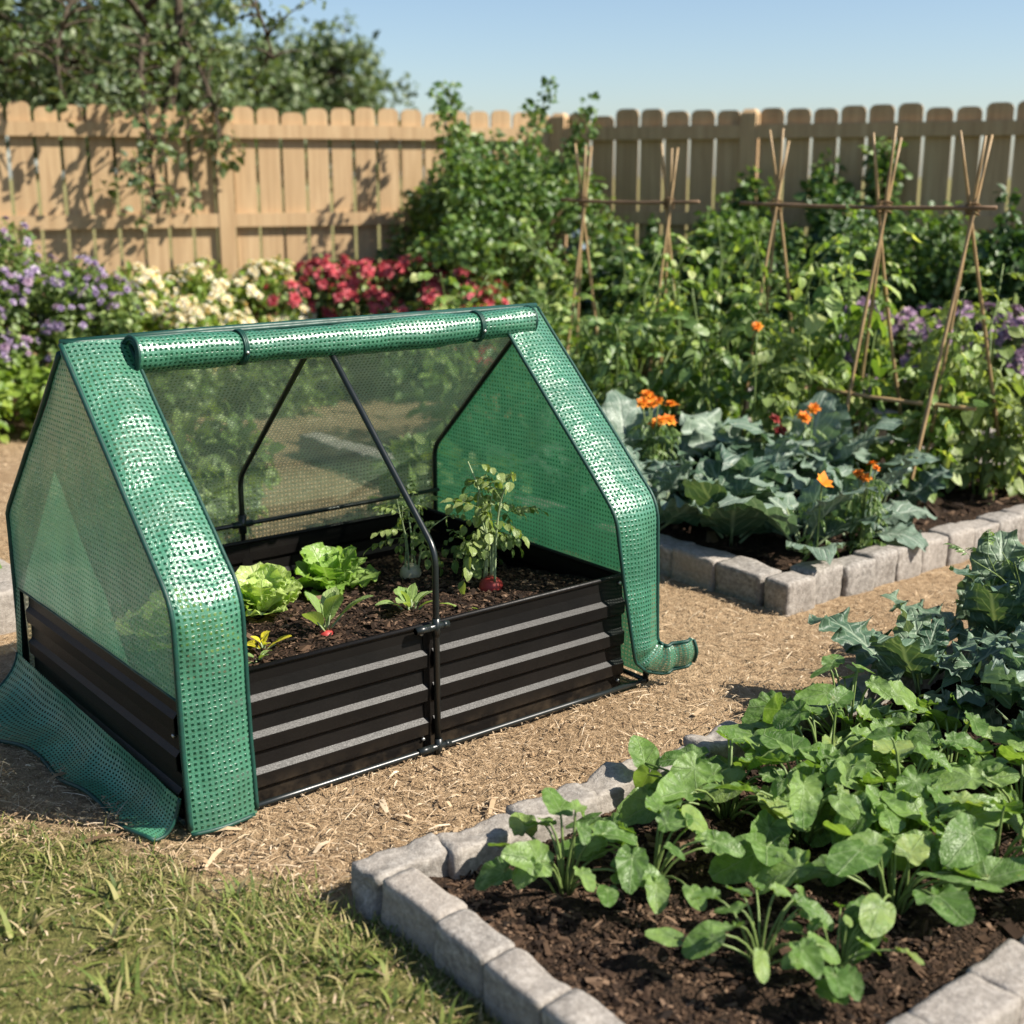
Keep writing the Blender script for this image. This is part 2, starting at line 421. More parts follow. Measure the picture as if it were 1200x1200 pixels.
# ------------------------------------------------------------------ leaf templates
def strip_leaf(shape, W=.4, nv=8, nu=4, fold=.2, droop=.6, ruffle=0.0, rf=9.0, twist=0.0, phase=0.0, lobes=0.0, lf=5.0):
    """unit-length leaf along +y; shape(t) half width 0..1"""
    t = np.linspace(0, 1, nv+1)
    th = .0 - droop*t**1.3
    dy = np.cos(th)/nv; dz = np.sin(th)/nv
    y = np.concatenate([[0], np.cumsum((dy[1:]+dy[:-1])/2)]); z = np.concatenate([[0], np.cumsum((dz[1:]+dz[:-1])/2)])
    w = np.array([shape(q) for q in t])*W
    if lobes: w = w*(1+lobes*np.sin(lf*2*PI*t+phase)*(t > .25))
    s = np.linspace(-1, 1, nu+1)
    S, Tt = np.meshgrid(s, t)
    X = S*w[:, None]; Y = np.repeat(y[:, None], nu+1, 1); Z = np.repeat(z[:, None], nu+1, 1)
    Z = Z + fold*np.abs(X)
    if ruffle:
        rr = ruffle*np.sin(rf*2*PI*Tt+phase+np.sign(S)*1.3)*np.abs(S)**2*W
        Z = Z + rr; Y = Y + .5*ruffle*np.cos(rf*2*PI*Tt+phase)*np.abs(S)**2*W
    if twist:
        a = twist*Tt; X, Z = X*np.cos(a)-(Z-z[:, None])*np.sin(a), z[:, None]+(Z-z[:, None])*np.cos(a)+X*np.sin(a)
    V = np.stack([X, Y, Z], -1).reshape(-1, 3)
    UV = np.stack([S*.5+.5, Tt], -1).reshape(-1, 2)
    return V, [grid_faces(nu+1, nv+1)], UV

def polar_leaf(R, nr=4, nt=28, cup=.12, droop=.2, wave=.03, wf=5, phase=0.0, fold=.1):
    th = np.linspace(-PI/2+.03, 1.5*PI-.03, nt)
    r = np.linspace(0, 1, nr+1)
    Rr = np.array([R(a) for a in th])
    RR, TH = np.meshgrid(r, th, indexing='ij')
    X = RR*Rr[None]*np.cos(TH); Y = RR*Rr[None]*np.sin(TH)
    Z = cup*RR**2*.3 - droop*np.maximum(Y, 0)**2*.6 - droop*.5*np.maximum(-Y, 0) + fold*np.abs(X) - .35*X**2 + wave*RR**2*np.sin(wf*TH+phase)
    Z = Z + .035*np.sin(7*X+phase*2)*np.cos(6*Y+phase)
    V = np.stack([X, Y, Z], -1).reshape(-1, 3)
    UV = np.stack([(TH+PI/2)/(2*PI), RR], -1).reshape(-1, 2)
    return V, [grid_faces(nt, nr+1)], UV

def heart(a):
    # attach point at origin, tip at +y
    s = math.sin(a); d = math.cos((a-PI/2)/2)
    base = .39+.18*max(0, s)+.24*max(0, s)**5+.14*max(0, s)**14
    notch = 1-.50*max(0, -s)**12
    return base*notch*1.02
def heart_lobed(a):
    return heart(a)*(1+.035*math.cos(5*(a-PI/2))) * (1+.012*math.cos(23*a))
ov = lambda t: (math.sin(PI*min(1, t**.8)))**.75 if t < 1 else 0.0          # ovate
lance = lambda t: math.sin(PI*t**.9)**1.1 if 0 < t < 1 else 0.02
obov = lambda t: .10+.9*math.sin(PI*min(1, t**1.9*.93+.05))**.8 if t > .28 else .10+.2*t   # narrow stalk, broad end
def broad(t): return .16+.84*math.sin(PI*min(1., (t**1.15*.86+.08)))**.7          # lettuce
def kaleshape(t):
    if t < .2: return .06
    q = (t-.2)/.8
    return .06+.94*(max(0, 1-abs(2*q**.9-1)**2.6))**.6*(.72+.28*q)

T_HEART = [polar_leaf(heart, nt=32, cup=.1+.1*i, droop=.12+.10*i, wave=.02+.009*i, wf=4+i, phase=i*1.7, fold=.08+.09*(i % 3)) for i in range(6)]
T_LOBED = [polar_leaf(heart_lobed, nt=48, cup=.15+.1*i, droop=.25+.12*i, wave=.045, wf=5+i, phase=i*1.1, fold=.14) for i in range(4)]
def kale_leaf(W, droop, ruff, lob, seed, nv=34, nu=10, stalk=.22):
    """stalk, then a broad round-ended blade with scalloped, frilled margin"""
    g = np.random.default_rng(seed); ph = g.uniform(0, 6, 8)
    def sh(t):
        if t < stalk: return .05
        q = (t-stalk)/(1-stalk)
        return .05+.95*max(0.0, math.sin(PI*min(1, q**.75))) ** .55*(.62+.38*math.sin(PI*min(1, .25+q*.6)))
    V, F, UV = strip_leaf(sh, W, nv, nu, .14, droop, 0, 0)
    t = UV[:, 1]; sgn = np.sign(UV[:, 0]-.5); e = np.abs(UV[:, 0]-.5)*2
    q = np.clip((t-stalk)/(1-stalk), 0, 1)
    wv = np.sin(q*2*PI*4.3+ph[0]+sgn*ph[1])*.6+np.sin(q*2*PI*9.7+ph[2]+sgn*ph[3])*.45
    sc_ = np.abs(np.sin(q*PI*5.5+ph[4]+sgn*ph[5]))**.8-.6+.35*np.sin(q*PI*34+ph[6])*.5+.5*vnoise(np.stack([q*9+seed, sgn*3, q*0], 1), 1, seed)
    on = np.clip(q*6, 0, 1)
    V = V.copy()
    V[:, 0] *= 1+lob*sc_*e*on
    V[:, 2] += ruff*W*wv*e**1.6*on+.03*vnoise(V*7+seed)*on
    V[:, 1] += ruff*W*.5*np.cos(q*2*PI*4.3+ph[0]+sgn*ph[1])*e**2*on
    tip = np.clip((q-.8)/.2, 0, 1)
    V[:, 2] -= .10*tip**2
    return V, F, UV
T_KALE = [kale_leaf(.25+.03*(i % 3), .15+.30*(i % 4), .30, .16, 10+i, 64, 12) for i in range(7)]
T_COLL = [kale_leaf(.29+.03*(i % 2), .08+.26*i, .16, .10, 30+i, 26, 8) for i in range(5)]
T_LETT = [strip_leaf(broad, .42+.05*(i % 2), 16, 8, .20, -.35+.32*i, .17, 2.6+.6*i, 0, i*1.4, .06, 4.2) for i in range(5)]
T_RAD = [strip_leaf(obov, .19, 10, 4, .25, .35+.25*i, .04, 2.5, .2*(i-1), i, 0) for i in range(4)]
T_OV = [strip_leaf(ov, .30, 5, 2, .25, .3+.3*i, 0) for i in range(3)]
T_OVW = [strip_leaf(ov, .36, 6, 4, .22, .5+.3*i, .07, 2.2, 0, i) for i in range(4)]
T_SIMPLE = [strip_leaf(ov, .30, 3, 2, .3, .4+.4*i, 0) for i in range(3)]
T_LANCE = [strip_leaf(lance, .15, 4, 2, .2, .6+.4*i, 0) for i in range(3)]

def merge_T(parts):
    Vs, Fs, Us, n = [], [], [], 0
    for V, F, UV in parts:
        Vs.append(V); Us.append(UV)
        for f in F: Fs.append(np.asarray(f)+n)
        n += len(V)
    return np.concatenate(Vs), Fs, np.concatenate(Us)

def xf(T, M3, p, s):
    V, F, UV = T
    return (V*s)@np.asarray(M3).T+np.asarray(p), F, UV

def compound(npair, leaflet, ls, droop, seed, spread=1.1):
    """pinnate leaf, unit length along +y"""
    r = np.random.default_rng(seed); parts = []
    n = npair*2+1
    for k in range(npair):
        t = .32+.58*k/max(1, npair)
        th = -droop*t; p = (0, t*math.cos(th*.5), t*math.sin(th*.5)*1.0)
        for sgn in (-1, 1):
            a = spread*(1-.25*t)*sgn + r.normal()*.12
            d = np.array([[math.sin(a), math.cos(a)*math.cos(th), math.sin(th)-.15-.25*r.random()]])
            Mx = frames(d, np.array([[r.normal()*.25, r.normal()*.25, 1.]]))[0]
            parts.append(xf(leaflet[r.integers(len(leaflet))], Mx, p, ls*(.75+.4*r.random())))
    th = -droop
    p = (0, .9*math.cos(th*.5), .9*math.sin(th*.5))
    parts.append(xf(leaflet[0], frames(np.array([[0, math.cos(th), math.sin(th)-.1]]), np.array([[0, 0, 1.]]))[0], p, ls*1.15))
    # rachis as a thin bent strip
    t = np.linspace(0, .92, 5); ww = .008
    y = t*np.cos(-droop*t*.5); z = t*np.sin(-droop*t*.5)
    V = np.concatenate([np.stack([np.full(5, -ww), y, z], -1), np.stack([np.full(5, ww), y, z], -1), np.stack([np.zeros(5), y, z-ww*1.6], -1)])
    F = []
    for a in range(4):
        F += [(a, a+1, 5+a+1, 5+a), (5+a, 5+a+1, 10+a+1, 10+a), (10+a, 10+a+1, a+1, a)]
    parts.append((V, [np.array(F)], np.full((15, 2), .5)))
    return merge_T(parts)
T_TOM = [compound(3, T_OVW, .34, .5+.35*i, 10+i) for i in range(5)]
T_FINE = [compound(3, T_OVW, .25, .5+.35*i, 70+i) for i in range(5)]
T_AIRY = [compound(2, T_OVW, .36, .4+.35*i, 60+i, 1.0) for i in range(4)]
T_BEAN = [compound(1, T_OVW, .62, .6+.35*i, 20+i, 1.3) for i in range(4)]
T_VINE = [compound(3, T_OV, .36, .8+.3*i, 30+i) for i in range(5)]
T_FERN = [compound(6, T_LANCE, .30, .5+.3*i, 40+i, .95) for i in range(4)]

def petal_flower(n, tilt, r, seed):
    g = np.random.default_rng(seed); parts = []
    for k in range(n):
        a = 2*PI*k/n+g.normal()*.1
        d = np.array([[math.cos(a)*math.cos(tilt), math.sin(a)*math.cos(tilt), math.sin(tilt)]])
        parts.append(xf(strip_leaf(obov if False else ov, .36, 2, 2, .15, .4, 0), frames(d, np.array([[0, 0, 1.]]))[0], (0, 0, 0), r*(.85+.3*g.random())))
    return merge_T(parts)
T_FLOWER = [petal_flower(6, .35+.2*i, 1, i) for i in range(3)]
T_DOUBLE = [merge_T([petal_flower(8, .1, 1, 5+i), petal_flower(7, .6, .85, 6+i), petal_flower(5, 1.1, .6, 7+i)]) for i in range(2)]

def rand_dirs(n, g=rng):
    return nrm(g.normal(size=(n, 3)))

def spray(mb, Ts, P, D, U, S, g=rng):
    """leaves from template list Ts at P with direction D, up U, size S"""
    N = len(P)
    Mx = frames(D, U)*np.asarray(S)[:, None, None]
    k = g.integers(len(Ts), size=N)
    for i, T in enumerate(Ts):
        q = k == i
        mb.inst(T, Mx[q], P[q])

# ------------------------------------------------------------------ camera, light, sky
cam_d = bpy.data.cameras.new('camera'); cam = bpy.data.objects.new('camera', cam_d); link(cam)
cam.location = (-.9861, -2.2963, 1.2843)
cam.rotation_euler = (PI/2-.2532, 0, -.6727)
cam_d.sensor_width = 36; cam_d.lens = 1531.0/1200*36
cam_d.clip_start = .05; cam_d.clip_end = 2000
cam_d.dof.use_dof = True; cam_d.dof.focus_distance = 3.0; cam_d.dof.aperture_fstop = 2.8
sc.camera = cam

SUN_AZ = np.array([.60, -.80]); SUN_EL = math.radians(44)
sd = bpy.data.lights.new('sun', 'SUN'); sd.energy = 4.9; sd.angle = math.radians(.5); sd.color = (1, .93, .82)
so = bpy.data.objects.new('sun', sd); link(so); so.location = (6, -8, 9)
v = Vector((SUN_AZ[0]*math.cos(SUN_EL), SUN_AZ[1]*math.cos(SUN_EL), math.sin(SUN_EL)))
so.rotation_euler = v.to_track_quat('Z', 'Y').to_euler()
w = bpy.data.worlds.new('World'); sc.world = w; w.use_nodes = True
wt = w.node_tree; bg = wt.nodes['Background']
sky = wt.nodes.new('ShaderNodeTexSky'); sky.sky_type = 'NISHITA'; sky.sun_disc = False
sky.sun_elevation = SUN_EL; sky.sun_rotation = math.atan2(SUN_AZ[0], SUN_AZ[1])
sky.air_density = .9; sky.dust_density = .9; sky.ozone_density = 2.0; sky.altitude = 200
wt.links.new(sky.outputs[0], bg.inputs[0]); bg.inputs[1].default_value = .074
sc.view_settings.view_transform = 'Standard'; sc.view_settings.look = 'None'
sc.view_settings.exposure = 1.0; sc.view_settings.gamma = 1
sc.render.engine = 'CYCLES'
sc.cycles.use_denoising = True
sc.cycles.max_bounces = 8; sc.cycles.transparent_max_bounces = 20
sc.cycles.caustics_reflective = False; sc.cycles.caustics_refractive = False
sc.cycles.sample_clamp_indirect = 6

# ------------------------------------------------------------------ ground
def lawn_e(x, y): return -.89*x-.46*y-.10
def axis(lo, hi, fine, far):
    a = list(np.arange(lo, hi, fine)); s = fine; x = hi
    while x < far: a.append(x); s *= 1.35; x += s
    a.append(far); s = fine; x = lo; b = []
    while x > -far: b.append(x); s *= 1.35; x -= s
    b.append(-far)
    return np.array(sorted(set(np.round(b+a, 4))))
gx = axis(-1.6, 4.6, .035, 400); gy = axis(-2.0, 3.0, .035, 400)
X, Y = np.meshgrid(gx, gy); P = np.stack([X.ravel(), Y.ravel()], 1)
near = np.clip(1-np.maximum(np.abs(P[:, 0]-1.5)-3.5, np.abs(P[:, 1]-.5)-3)/2, 0, 1)
gz = (fbm(P, 3.0, 3, 1)*.010+fbm(P, 16, 2, 5)*.004)*near-.004
mb = MB(); mb.add(np.stack([P[:, 0], P[:, 1], gz], 1), [grid_faces(len(gx), len(gy))], P)
tag(mb.build('ground', M['ground']), kind='structure')

BEDS = [(.115, -1.43, 2.75, -.457), (1.98, .10, 4.05, 3.05), (-2.2, 1.40, .22, 2.75), (4.28, .62, 5.6, 2.5)]
def inside(x, y, grow=0.0):
    r = (x > -.02-grow) & (x < 1.22+grow) & (y > -.02-grow) & (y < .89+grow)
    for a, b, c, d in BEDS: r = r | ((x > a-grow) & (x < c+grow) & (y > b-grow) & (y < d+grow))
    return r

# straw, chips and twigs lying on the path
def fan(n, d0, d1, half=.62, power=1.0):
    u = rng.random(n); d = d0*(d1/d0)**u
    a = .6727+rng.uniform(-half, half, n)
    return -.986+d*np.sin(a)/np.cos(a-.6727), -2.296+d*np.cos(a)/np.cos(a-.6727), d
def scatter_chips():
    x, y, d = fan(150000, 1.6, 9.0)
    e = lawn_e(x, y)+vnoise(np.stack([x, y], 1), 7, 3)*.12
    keep = ~inside(x, y, .01) & (rng.random(len(x)) < np.where(e > .05, .10, 1)) & (y < 5.7) & (x < 5.7)
    x, y, d = x[keep], y[keep], d[keep]; n = len(x)
    z = np.full(n, .002)
    L = np.exp(rng.normal(math.log(.0125), .6, n)); L = np.minimum(L, .09); W = np.exp(rng.normal(math.log(.0016), .4, n))
    s = np.maximum(1, d/4.0); L *= s**.5; W *= s
    a = rng.uniform(0, 2*PI, n)
    D = np.stack([np.cos(a), np.sin(a), rng.normal(0, .16, n)], 1); U = np.stack([rng.normal(0, .35, n), rng.normal(0, .35, n), np.ones(n)], 1)
    Mx = frames(D, U); Mx = Mx*np.stack([W, L, W], 1)[:, None, :]
    T = (np.array([(-.5, -.5, 0), (.5, -.5, .0), (.6, 0, .9), (-.5, .05, .9), (.3, .5, 0), (-.35, .48, 0)], float), [np.array([(0, 1, 2, 3), (3, 2, 4, 5)])], np.zeros((6, 2)))
    P = np.stack([x, y, z+rng.random(n)*.006], 1)
    mb = MB(); mb.inst(T, Mx, P)
    # long loose straws
    k = 5200
    x, y, d = fan(k, 1.7, 7.0); q = ~inside(x, y, .03) & (lawn_e(x, y) < .04); x, y, d = x[q], y[q], d[q]; k = len(x)
    a = rng.uniform(0, 2*PI, k); D = np.stack([np.cos(a), np.sin(a), rng.normal(0, .07, k)], 1)
    Mx = frames(D, np.tile([0, 0, 1.], (k, 1))+rng.normal(0, .2, (k, 3)))*np.stack([rng.uniform(.0010, .0022, k)*np.maximum(1, d/4), rng.uniform(.025, .085, k), np.full(k, .003)], 1)[:, None, :]
    mb.inst(T, Mx, np.stack([x, y, .006+rng.random(k)*.006], 1))
    # a few broad wood shavings
    k = 260
    x, y, d = fan(k, 1.9, 6.0); q = ~inside(x, y, .05) & (lawn_e(x, y) < .02); x, y = x[q], y[q]; k = len(x)
    a = rng.uniform(0, 2*PI, k); D = np.stack([np.cos(a), np.sin(a), rng.normal(0, .05, k)], 1)
    Mx = frames(D, np.tile([0, 0, 1.], (k, 1))+rng.normal(0, .15, (k, 3)))*np.stack([rng.uniform(.006, .013, k), rng.uniform(.025, .075, k), np.full(k, .006)], 1)[:, None, :]
    mb.inst(T, Mx, np.stack([x, y, np.full(k, .008)], 1))
    tag(mb.build('wood_chips', M['chips'], smooth=False), 'dry straw and wood chips strewn over the garden path', 'wood chips', kind='stuff')
scatter_chips()

def scatter_grass():
    n = 190000
    x, y, d = fan(n, 1.35, 4.2, .75)
    P2 = np.stack([x, y], 1)
    e = lawn_e(x, y)+vnoise(P2, 6, 3)*.10+vnoise(P2, 18, 9)*.05
    cl = np.clip(fbm(P2, 5, 3, 21)*1.1+.68, .30, 1)
    edge = (x > -.25) & (x < .06) & (y < -.42) & (y > -1.6)
    keep = ~inside(x, y, .0) & (rng.random(n) < np.clip((e+.03)/.22, 0, 1)*cl)
    x, y, d, e, cl = x[keep], y[keep], d[keep], e[keep], cl[keep]; n = len(x)
    h = rng.uniform(.016, .044, n)*(.55+.75*cl); a = rng.uniform(0, 2*PI, n)
    tilt = rng.uniform(.15, 1.25, n)
    D = np.stack([np.cos(a)*np.sin(tilt), np.sin(a)*np.sin(tilt), np.cos(tilt)], 1)
    U = np.stack([-np.cos(a)*np.cos(tilt), -np.sin(a)*np.cos(tilt), np.sin(tilt)], 1)
    mb = MB()
    Ts = []
    for dr in (.5, 1.1, 1.7):
        Ts.append(strip_leaf(lambda t: 1-.95*t**1.6, .5, 4, 1, 0, dr))
    k = rng.integers(3, size=n); Wd = rng.uniform(.0016, .0034, n)*1.3
    Mx = frames(D, U)*np.stack([Wd, h, h], 1)[:, None, :]
    P = np.stack([x, y, np.full(n, -.004)], 1)
    for i in range(3):
        q = k == i; mb.inst(Ts[i], Mx[q], P[q])
    # broader tufts, some against the stone edging
    for (tx, ty, m, hh) in [(-.28, -.32, 26, .08), (-.12, -.42, 22, .075), (-.40, -.18, 26, .085), (-.02, -.62, 20, .07), (.0, -.75, 18, .07), (-.05, -.55, 16, .06), (-.18, -.58, 24, .07), (-.33, -.45, 26, .08), (.02, -.92, 18, .06), (-.46, .02, 22, .08), (-.05, -.30, 14, .055), (-.5, -.32, 22, .08), (.03, -.66, 16, .085), (.03, -.84, 16, .08), (-.22, -.18, 14, .06), (-.36, .10, 18, .07)]:
        a = rng.uniform(0, 2*PI, m); tl = rng.uniform(.1, .95, m); h = rng.uniform(.5, 1.1, m)*hh
        D = np.stack([np.cos(a)*np.sin(tl), np.sin(a)*np.sin(tl), np.cos(tl)], 1); U = np.stack([-np.cos(a)*np.cos(tl), -np.sin(a)*np.cos(tl), np.sin(tl)], 1)
        Mx = frames(D, U)*np.stack([rng.uniform(.006, .011, m), h, h], 1)[:, None, :]
        mb.inst(Ts[1], Mx, np.stack([tx+rng.normal(0, .02, m), ty+rng.normal(0, .02, m), np.full(m, -.003)], 1))
    tag(mb.build('grass', M['grass']), 'patchy green and straw coloured lawn grass in front of the planter', 'grass', kind='stuff')
scatter_grass()

# ------------------------------------------------------------------ soil
def soil_patch(name, x0, y0, x1, y1, z, mat, step=.02, amp=.018, slope=None, seed=3):
    nx = max(3, int((x1-x0)/step)); ny = max(3, int((y1-y0)/step))
    X, Y = np.meshgrid(np.linspace(x0, x1, nx), np.linspace(y0, y1, ny)); P = np.stack([X.ravel(), Y.ravel()], 1)
    Z = z+fbm(P, 7, 4, seed)*amp*1.3+fbm(P, 34, 2, seed+4)*amp*.55
    if slope: Z = Z+slope(P[:, 0], P[:, 1])
    mb = MB(); mb.add(np.stack([P[:, 0], P[:, 1], Z], 1), [grid_faces(nx, ny)], P)
    return tag(mb.build(name, mat), kind='structure'), lambda x, y: z+(slope(x, y) if slope else 0)
soil_patch('soil', .145, -1.375, 2.7, -.50, .030, M['soil'], .022, .022)
soil_patch('soil', 2.03, .15, 4.0, 3.0, .035, M['soil'], .03, .02, seed=9)
soil_patch('soil', -2.15, 1.46, .16, 2.7, .03, M['soil'], .05, .02, seed=12)
soil_patch('soil', 4.34, .68, 5.55, 2.45, .03, M['soil'], .05, .02, seed=15)
pl_slope = lambda x, y: -.085*np.clip((y-.05)/.8, 0, 1)
_, pz = soil_patch('soil', .004, .006, 1.196, .864, .268, M['soil_wet'], .012, .012, pl_slope, 22)

def crumbs(name, label, areas, n, s0):
    mb = MB()
    g = np.random.default_rng(4)
    base = np.array([(1,0,-.3),(-.5,.87,-.3),(-.5,-.87,-.3),(.2,.1,.8),(.7,.75,.2),(-.8,0,.3),(.6,-.8,.3)], float)
    F = [np.array([(0,4,3),(4,1,3),(1,5,3),(5,2,3),(2,6,3),(6,0,3),(0,1,4),(1,2,5),(2,0,6)])]
    for (x0, y0, x1, y1, z, frac, sl) in areas:
        m = int(n*frac); x = g.uniform(x0, x1, m); y = g.uniform(y0, y1, m)
        S = np.exp(g.normal(math.log(s0), .5, m)); 
        d = rand_dirs(m, g); d[:, 2] *= .3
        Mx = frames(d, rand_dirs(m, g)*.5+[0, 0, 1.])*(S[:, None]*np.stack([g.uniform(.35, 1, m), g.uniform(.7, 2.4, m), g.uniform(.3, .7, m)], 1))[:, None, :]
        zz = z+fbm(np.stack([x, y], 1), 7, 4, 3 if sl is None else 22)*(.022 if sl is None else .012)*1.3+g.random(m)*.006
        if sl: zz = zz+sl(x, y)
        mb.inst((base, F, np.zeros((7, 2))), Mx, np.stack([x, y, zz], 1))
    tag(mb.build(name, M['mulch'], smooth=False), label, 'mulch', kind='stuff')
crumbs('bark_mulch', 'dark bark crumbs covering the soil of the big stone edged bed', [(.19, -1.34, 1.6, -.54, .028, 1.0, None)], 24000, .0038)
crumbs('soil_crumbs', 'dark soil crumbs in the raised metal planter', [(.02, .02, 1.18, .85, .268, 1.0, pl_slope)], 6500, .0040)
crumbs('bark_mulch', 'dark bark crumbs in the bed with the bamboo tripods', [(2.12, .22, 3.9, 1.3, .030, 1.0, None)], 4500, .008)

# ------------------------------------------------------------------ stone edging
ORD = ['first', 'second', 'third', 'fourth', 'fifth', 'sixth', 'seventh', 'eighth', 'ninth', 'tenth', 'eleventh', 'twelfth', 'thirteenth', 'fourteenth', 'fifteenth', 'sixteenth', 'seventeenth', 'eighteenth', 'nineteenth', 'twentieth']
def stone_mesh(lx, ly, lz, seed, rough=.5, rad=.0085):
    n = [10, 8, 8]; mbx = MB(); g = np.random.default_rng(seed)
    pts = {}; 
    half = np.array([lx, ly, lz])/2
    for ax in range(3):
        b, c = [(1, 2), (2, 0), (0, 1)][ax]
        for sgn in (-1, 1):
            U, W = np.meshgrid(np.linspace(-1, 1, n[b]+1), np.linspace(-1, 1, n[c]+1))
            p = np.zeros((U.size, 3)); p[:, ax] = sgn; p[:, b] = U.ravel(); p[:, c] = W.ravel()
            F = grid_faces(n[b]+1, n[c]+1)
            if sgn < 0: F = F[:, ::-1]
            p = p*half
            q = np.clip(p, -(half-rad), half-rad); d = p-q
            p = q+nrm(d)*rad*(np.linalg.norm(d, axis=1, keepdims=True) > 1e-9)
            off = g.uniform(0, 50, 3)
            mbx.add(p, [F], p[:, :2])
    off = np.array([seed*1.37, seed*.71, seed*2.13])
    for i in range(len(mbx.v)):
        p = mbx.v[i]; nn = nrm(p/half**1.0)
        a = fbm(p+off, 14, 3, 3)*.012*rough*1.6+fbm(p+off, 60, 2, 8)*.003*rough
        mbx.v[i] = p+nn*a[:, None]+np.array([0, 0, lz/2-.02])
    me = mbx.mesh('edging_stone', M['stone'])
    import bmesh
    bm = bmesh.new(); bm.from_mesh(me); bmesh.ops.remove_doubles(bm, verts=bm.verts, dist=.0012); bm.to_mesh(me); bm.free()
    return me
STN = [0]
def stone_row(p0, p1, lens, wdt, hgt, side, group, rough=.5):
    p0 = np.array(p0, float); p1 = np.array(p1, float); d = nrm(p1-p0); tot = np.linalg.norm(p1-p0)
    rz = math.atan2(d[1], d[0]); s = 0; k = 0
    while s < tot-.04:
        STN[0] += 1; g = np.random.default_rng(100+STN[0])
        L = min(lens*(.88+.24*g.random()), tot-s)
        if tot-s-L < .06: L = tot-s
        me = stone_mesh(L-.0015, wdt*(.96+.08*g.random()), hgt*(.95+.1*g.random())+.02, STN[0], rough)
        o = bpy.data.objects.new('edging_stone', me); link(o)
        c = p0+d*(s+L/2)+np.array([-d[1], d[0]])*g.normal()*.004
        o.location = (c[0], c[1], 0); o.rotation_euler = (g.normal()*.012, g.normal()*.012, rz+g.normal()*.018)
        tag(o, f'{ORD[k]} grey edging stone {side}', 'edging stone', group)
        s += L; k += 1
G1 = 'edging stones round the squash bed'; G2 = 'edging stones round the bamboo tripod bed'
stone_row((.150, -.540), (.150, -1.43), .150, .072, .084, 'counted from the lawn corner, down the shaded side of squash bed', G1)
stone_row((.112, -.497), (2.75, -.497), .165, .080, .080, 'counted from the lawn corner, along the planter side of squash bed', G1, 1.25)
stone_row((.190, -1.385), (2.75, -1.385), .155, .095, .088, 'along the squash bed edge facing the viewer', G1, .45)
stone_row((1.98, .155), (4.05, .155), .140, .095, .10, 'of the sunlit front edge below the bamboo tripods', G2, .6)
stone_row((2.035, .215), (2.035, 3.05), .19, .11, .10, 'counted from the corner, up the shaded side of tripod bed', G2, .6)
stone_row((3.99, .215), (3.99, 3.05), .19, .11, .10, 'up the far side of the tripod bed', G2, .6)
stone_row((.16, 1.455), (-2.2, 1.455), .19, .11, .12, 'counted from the corner, of the bed behind the green cover', 'edging stones of the bed behind the planter', .6)
stone_row((.165, 1.52), (.165, 1.95), .19, .11, .11, 'of the bed behind the green cover, side facing the mesh', 'edging stones of the bed behind the planter', .6)
stone_row((4.33, .66), (4.33, 2.5), .30, .14, .17, 'of the dark edging below the mauve flowers', 'edging stones under the mauve flowers', .5)
stone_row((4.41, .68), (5.6, .68), .30, .14, .17, 'of the short edge below the mauve flowers', 'edging stones under the mauve flowers', .5)

# ------------------------------------------------------------------ raised metal bed
BL, BW, BH = 1.20, .87, .302
def corr_profile(h):
    """(offset, z) outward; three trapezoid ribs whose upper slopes catch the light"""
    p = [(0, 0), (0, .018)]
    for zt in (.090, .172, .254):
        p += [(.000, zt-.058), (.0115, zt-.048), (.0125, zt-.0185), (.0025, zt-.0075)]
    p += [(0, h-.030), (.0, h)]
    return p
def corr_panel(L, h=BH, t=.0022):
    prof = np.array(corr_profile(h))
    out = np.concatenate([prof, prof[::-1]-[t, 0]])
    n = len(out); xs = np.linspace(0, L, 9); mb = MB()
    V = np.array([(x, -o, z) for x in xs for o, z in out]); 
    mb.add(V, [grid_faces(n, len(xs), True)[:, ::-1], np.arange(n)[None], (np.arange(n)[::-1]+(len(xs)-1)*n)[None]], [(v[0], v[2]) for v in V])
    return mb
bed = empty('raised_garden_bed', (0, 0, 0), 0, 'black corrugated metal raised bed planted with lettuce under the green cover', 'raised bed')
def put(mb, name, mat, parent, loc, rz, smooth=False):
    o = mb.build(name, mat, parent, smooth); o.location = loc; o.rotation_euler = (0, 0, rz); return o
hl = .575
for x0, L in ((0.0, .592), (.608, .592)):
    put(corr_panel(L), 'front_panel', M['steel'], bed, (x0, 0, 0), 0)
    put(corr_panel(L), 'rear_panel', M['steel'], bed, (x0+L, BW, 0), PI)
put(corr_panel(BW-.012), 'end_panel', M['steel'], bed, (0, BW-.006, 0), -PI/2)
put(corr_panel(BW-.012), 'end_panel', M['steel'], bed, (BL, .006, 0), PI/2)
for (cx, cy, sx, sy) in ((0, 0, 1, 1), (BL, 0, -1, 1), (0, BW, 1, -1), (BL, BW, -1, -1)):
    mb = MB(); a = .028; t = .0035
    ax = sorted((cx+sx*.005, cx+sx*(a+.005))); ay = sorted((cy+sy*.005, cy+sy*.0085))
    box(mb, (ax[0], ay[0], .004), (ax[1], ay[1], BH-.004))
    bx_ = sorted((cx+sx*.005, cx+sx*.0085)); by_ = sorted((cy+sy*.0095, cy+sy*(a+.005)))
    box(mb, (bx_[0], by_[0], .004), (bx_[1], by_[1], BH-.004))
    mb.build('corner_bracket', M['steel'], bed, False)
for y in (-.001, BW+.001):
    mb = MB(); box(mb, (.585, y-.003 if y < .1 else y-.002, .003), (.615, y+.002 if y < .1 else y+.003, BH-.002)); mb.build('joint_plate', M['steel'], bed, False)
mb = MB(); tube(mb, round_corner([(.0, 0, BH), (BL, 0, BH), (BL, BW, BH), (0, BW, BH), (0, 0, BH), (.02, 0, BH)], .012, 5), .0062, 8); mb.build('rim', M['steel'], bed)
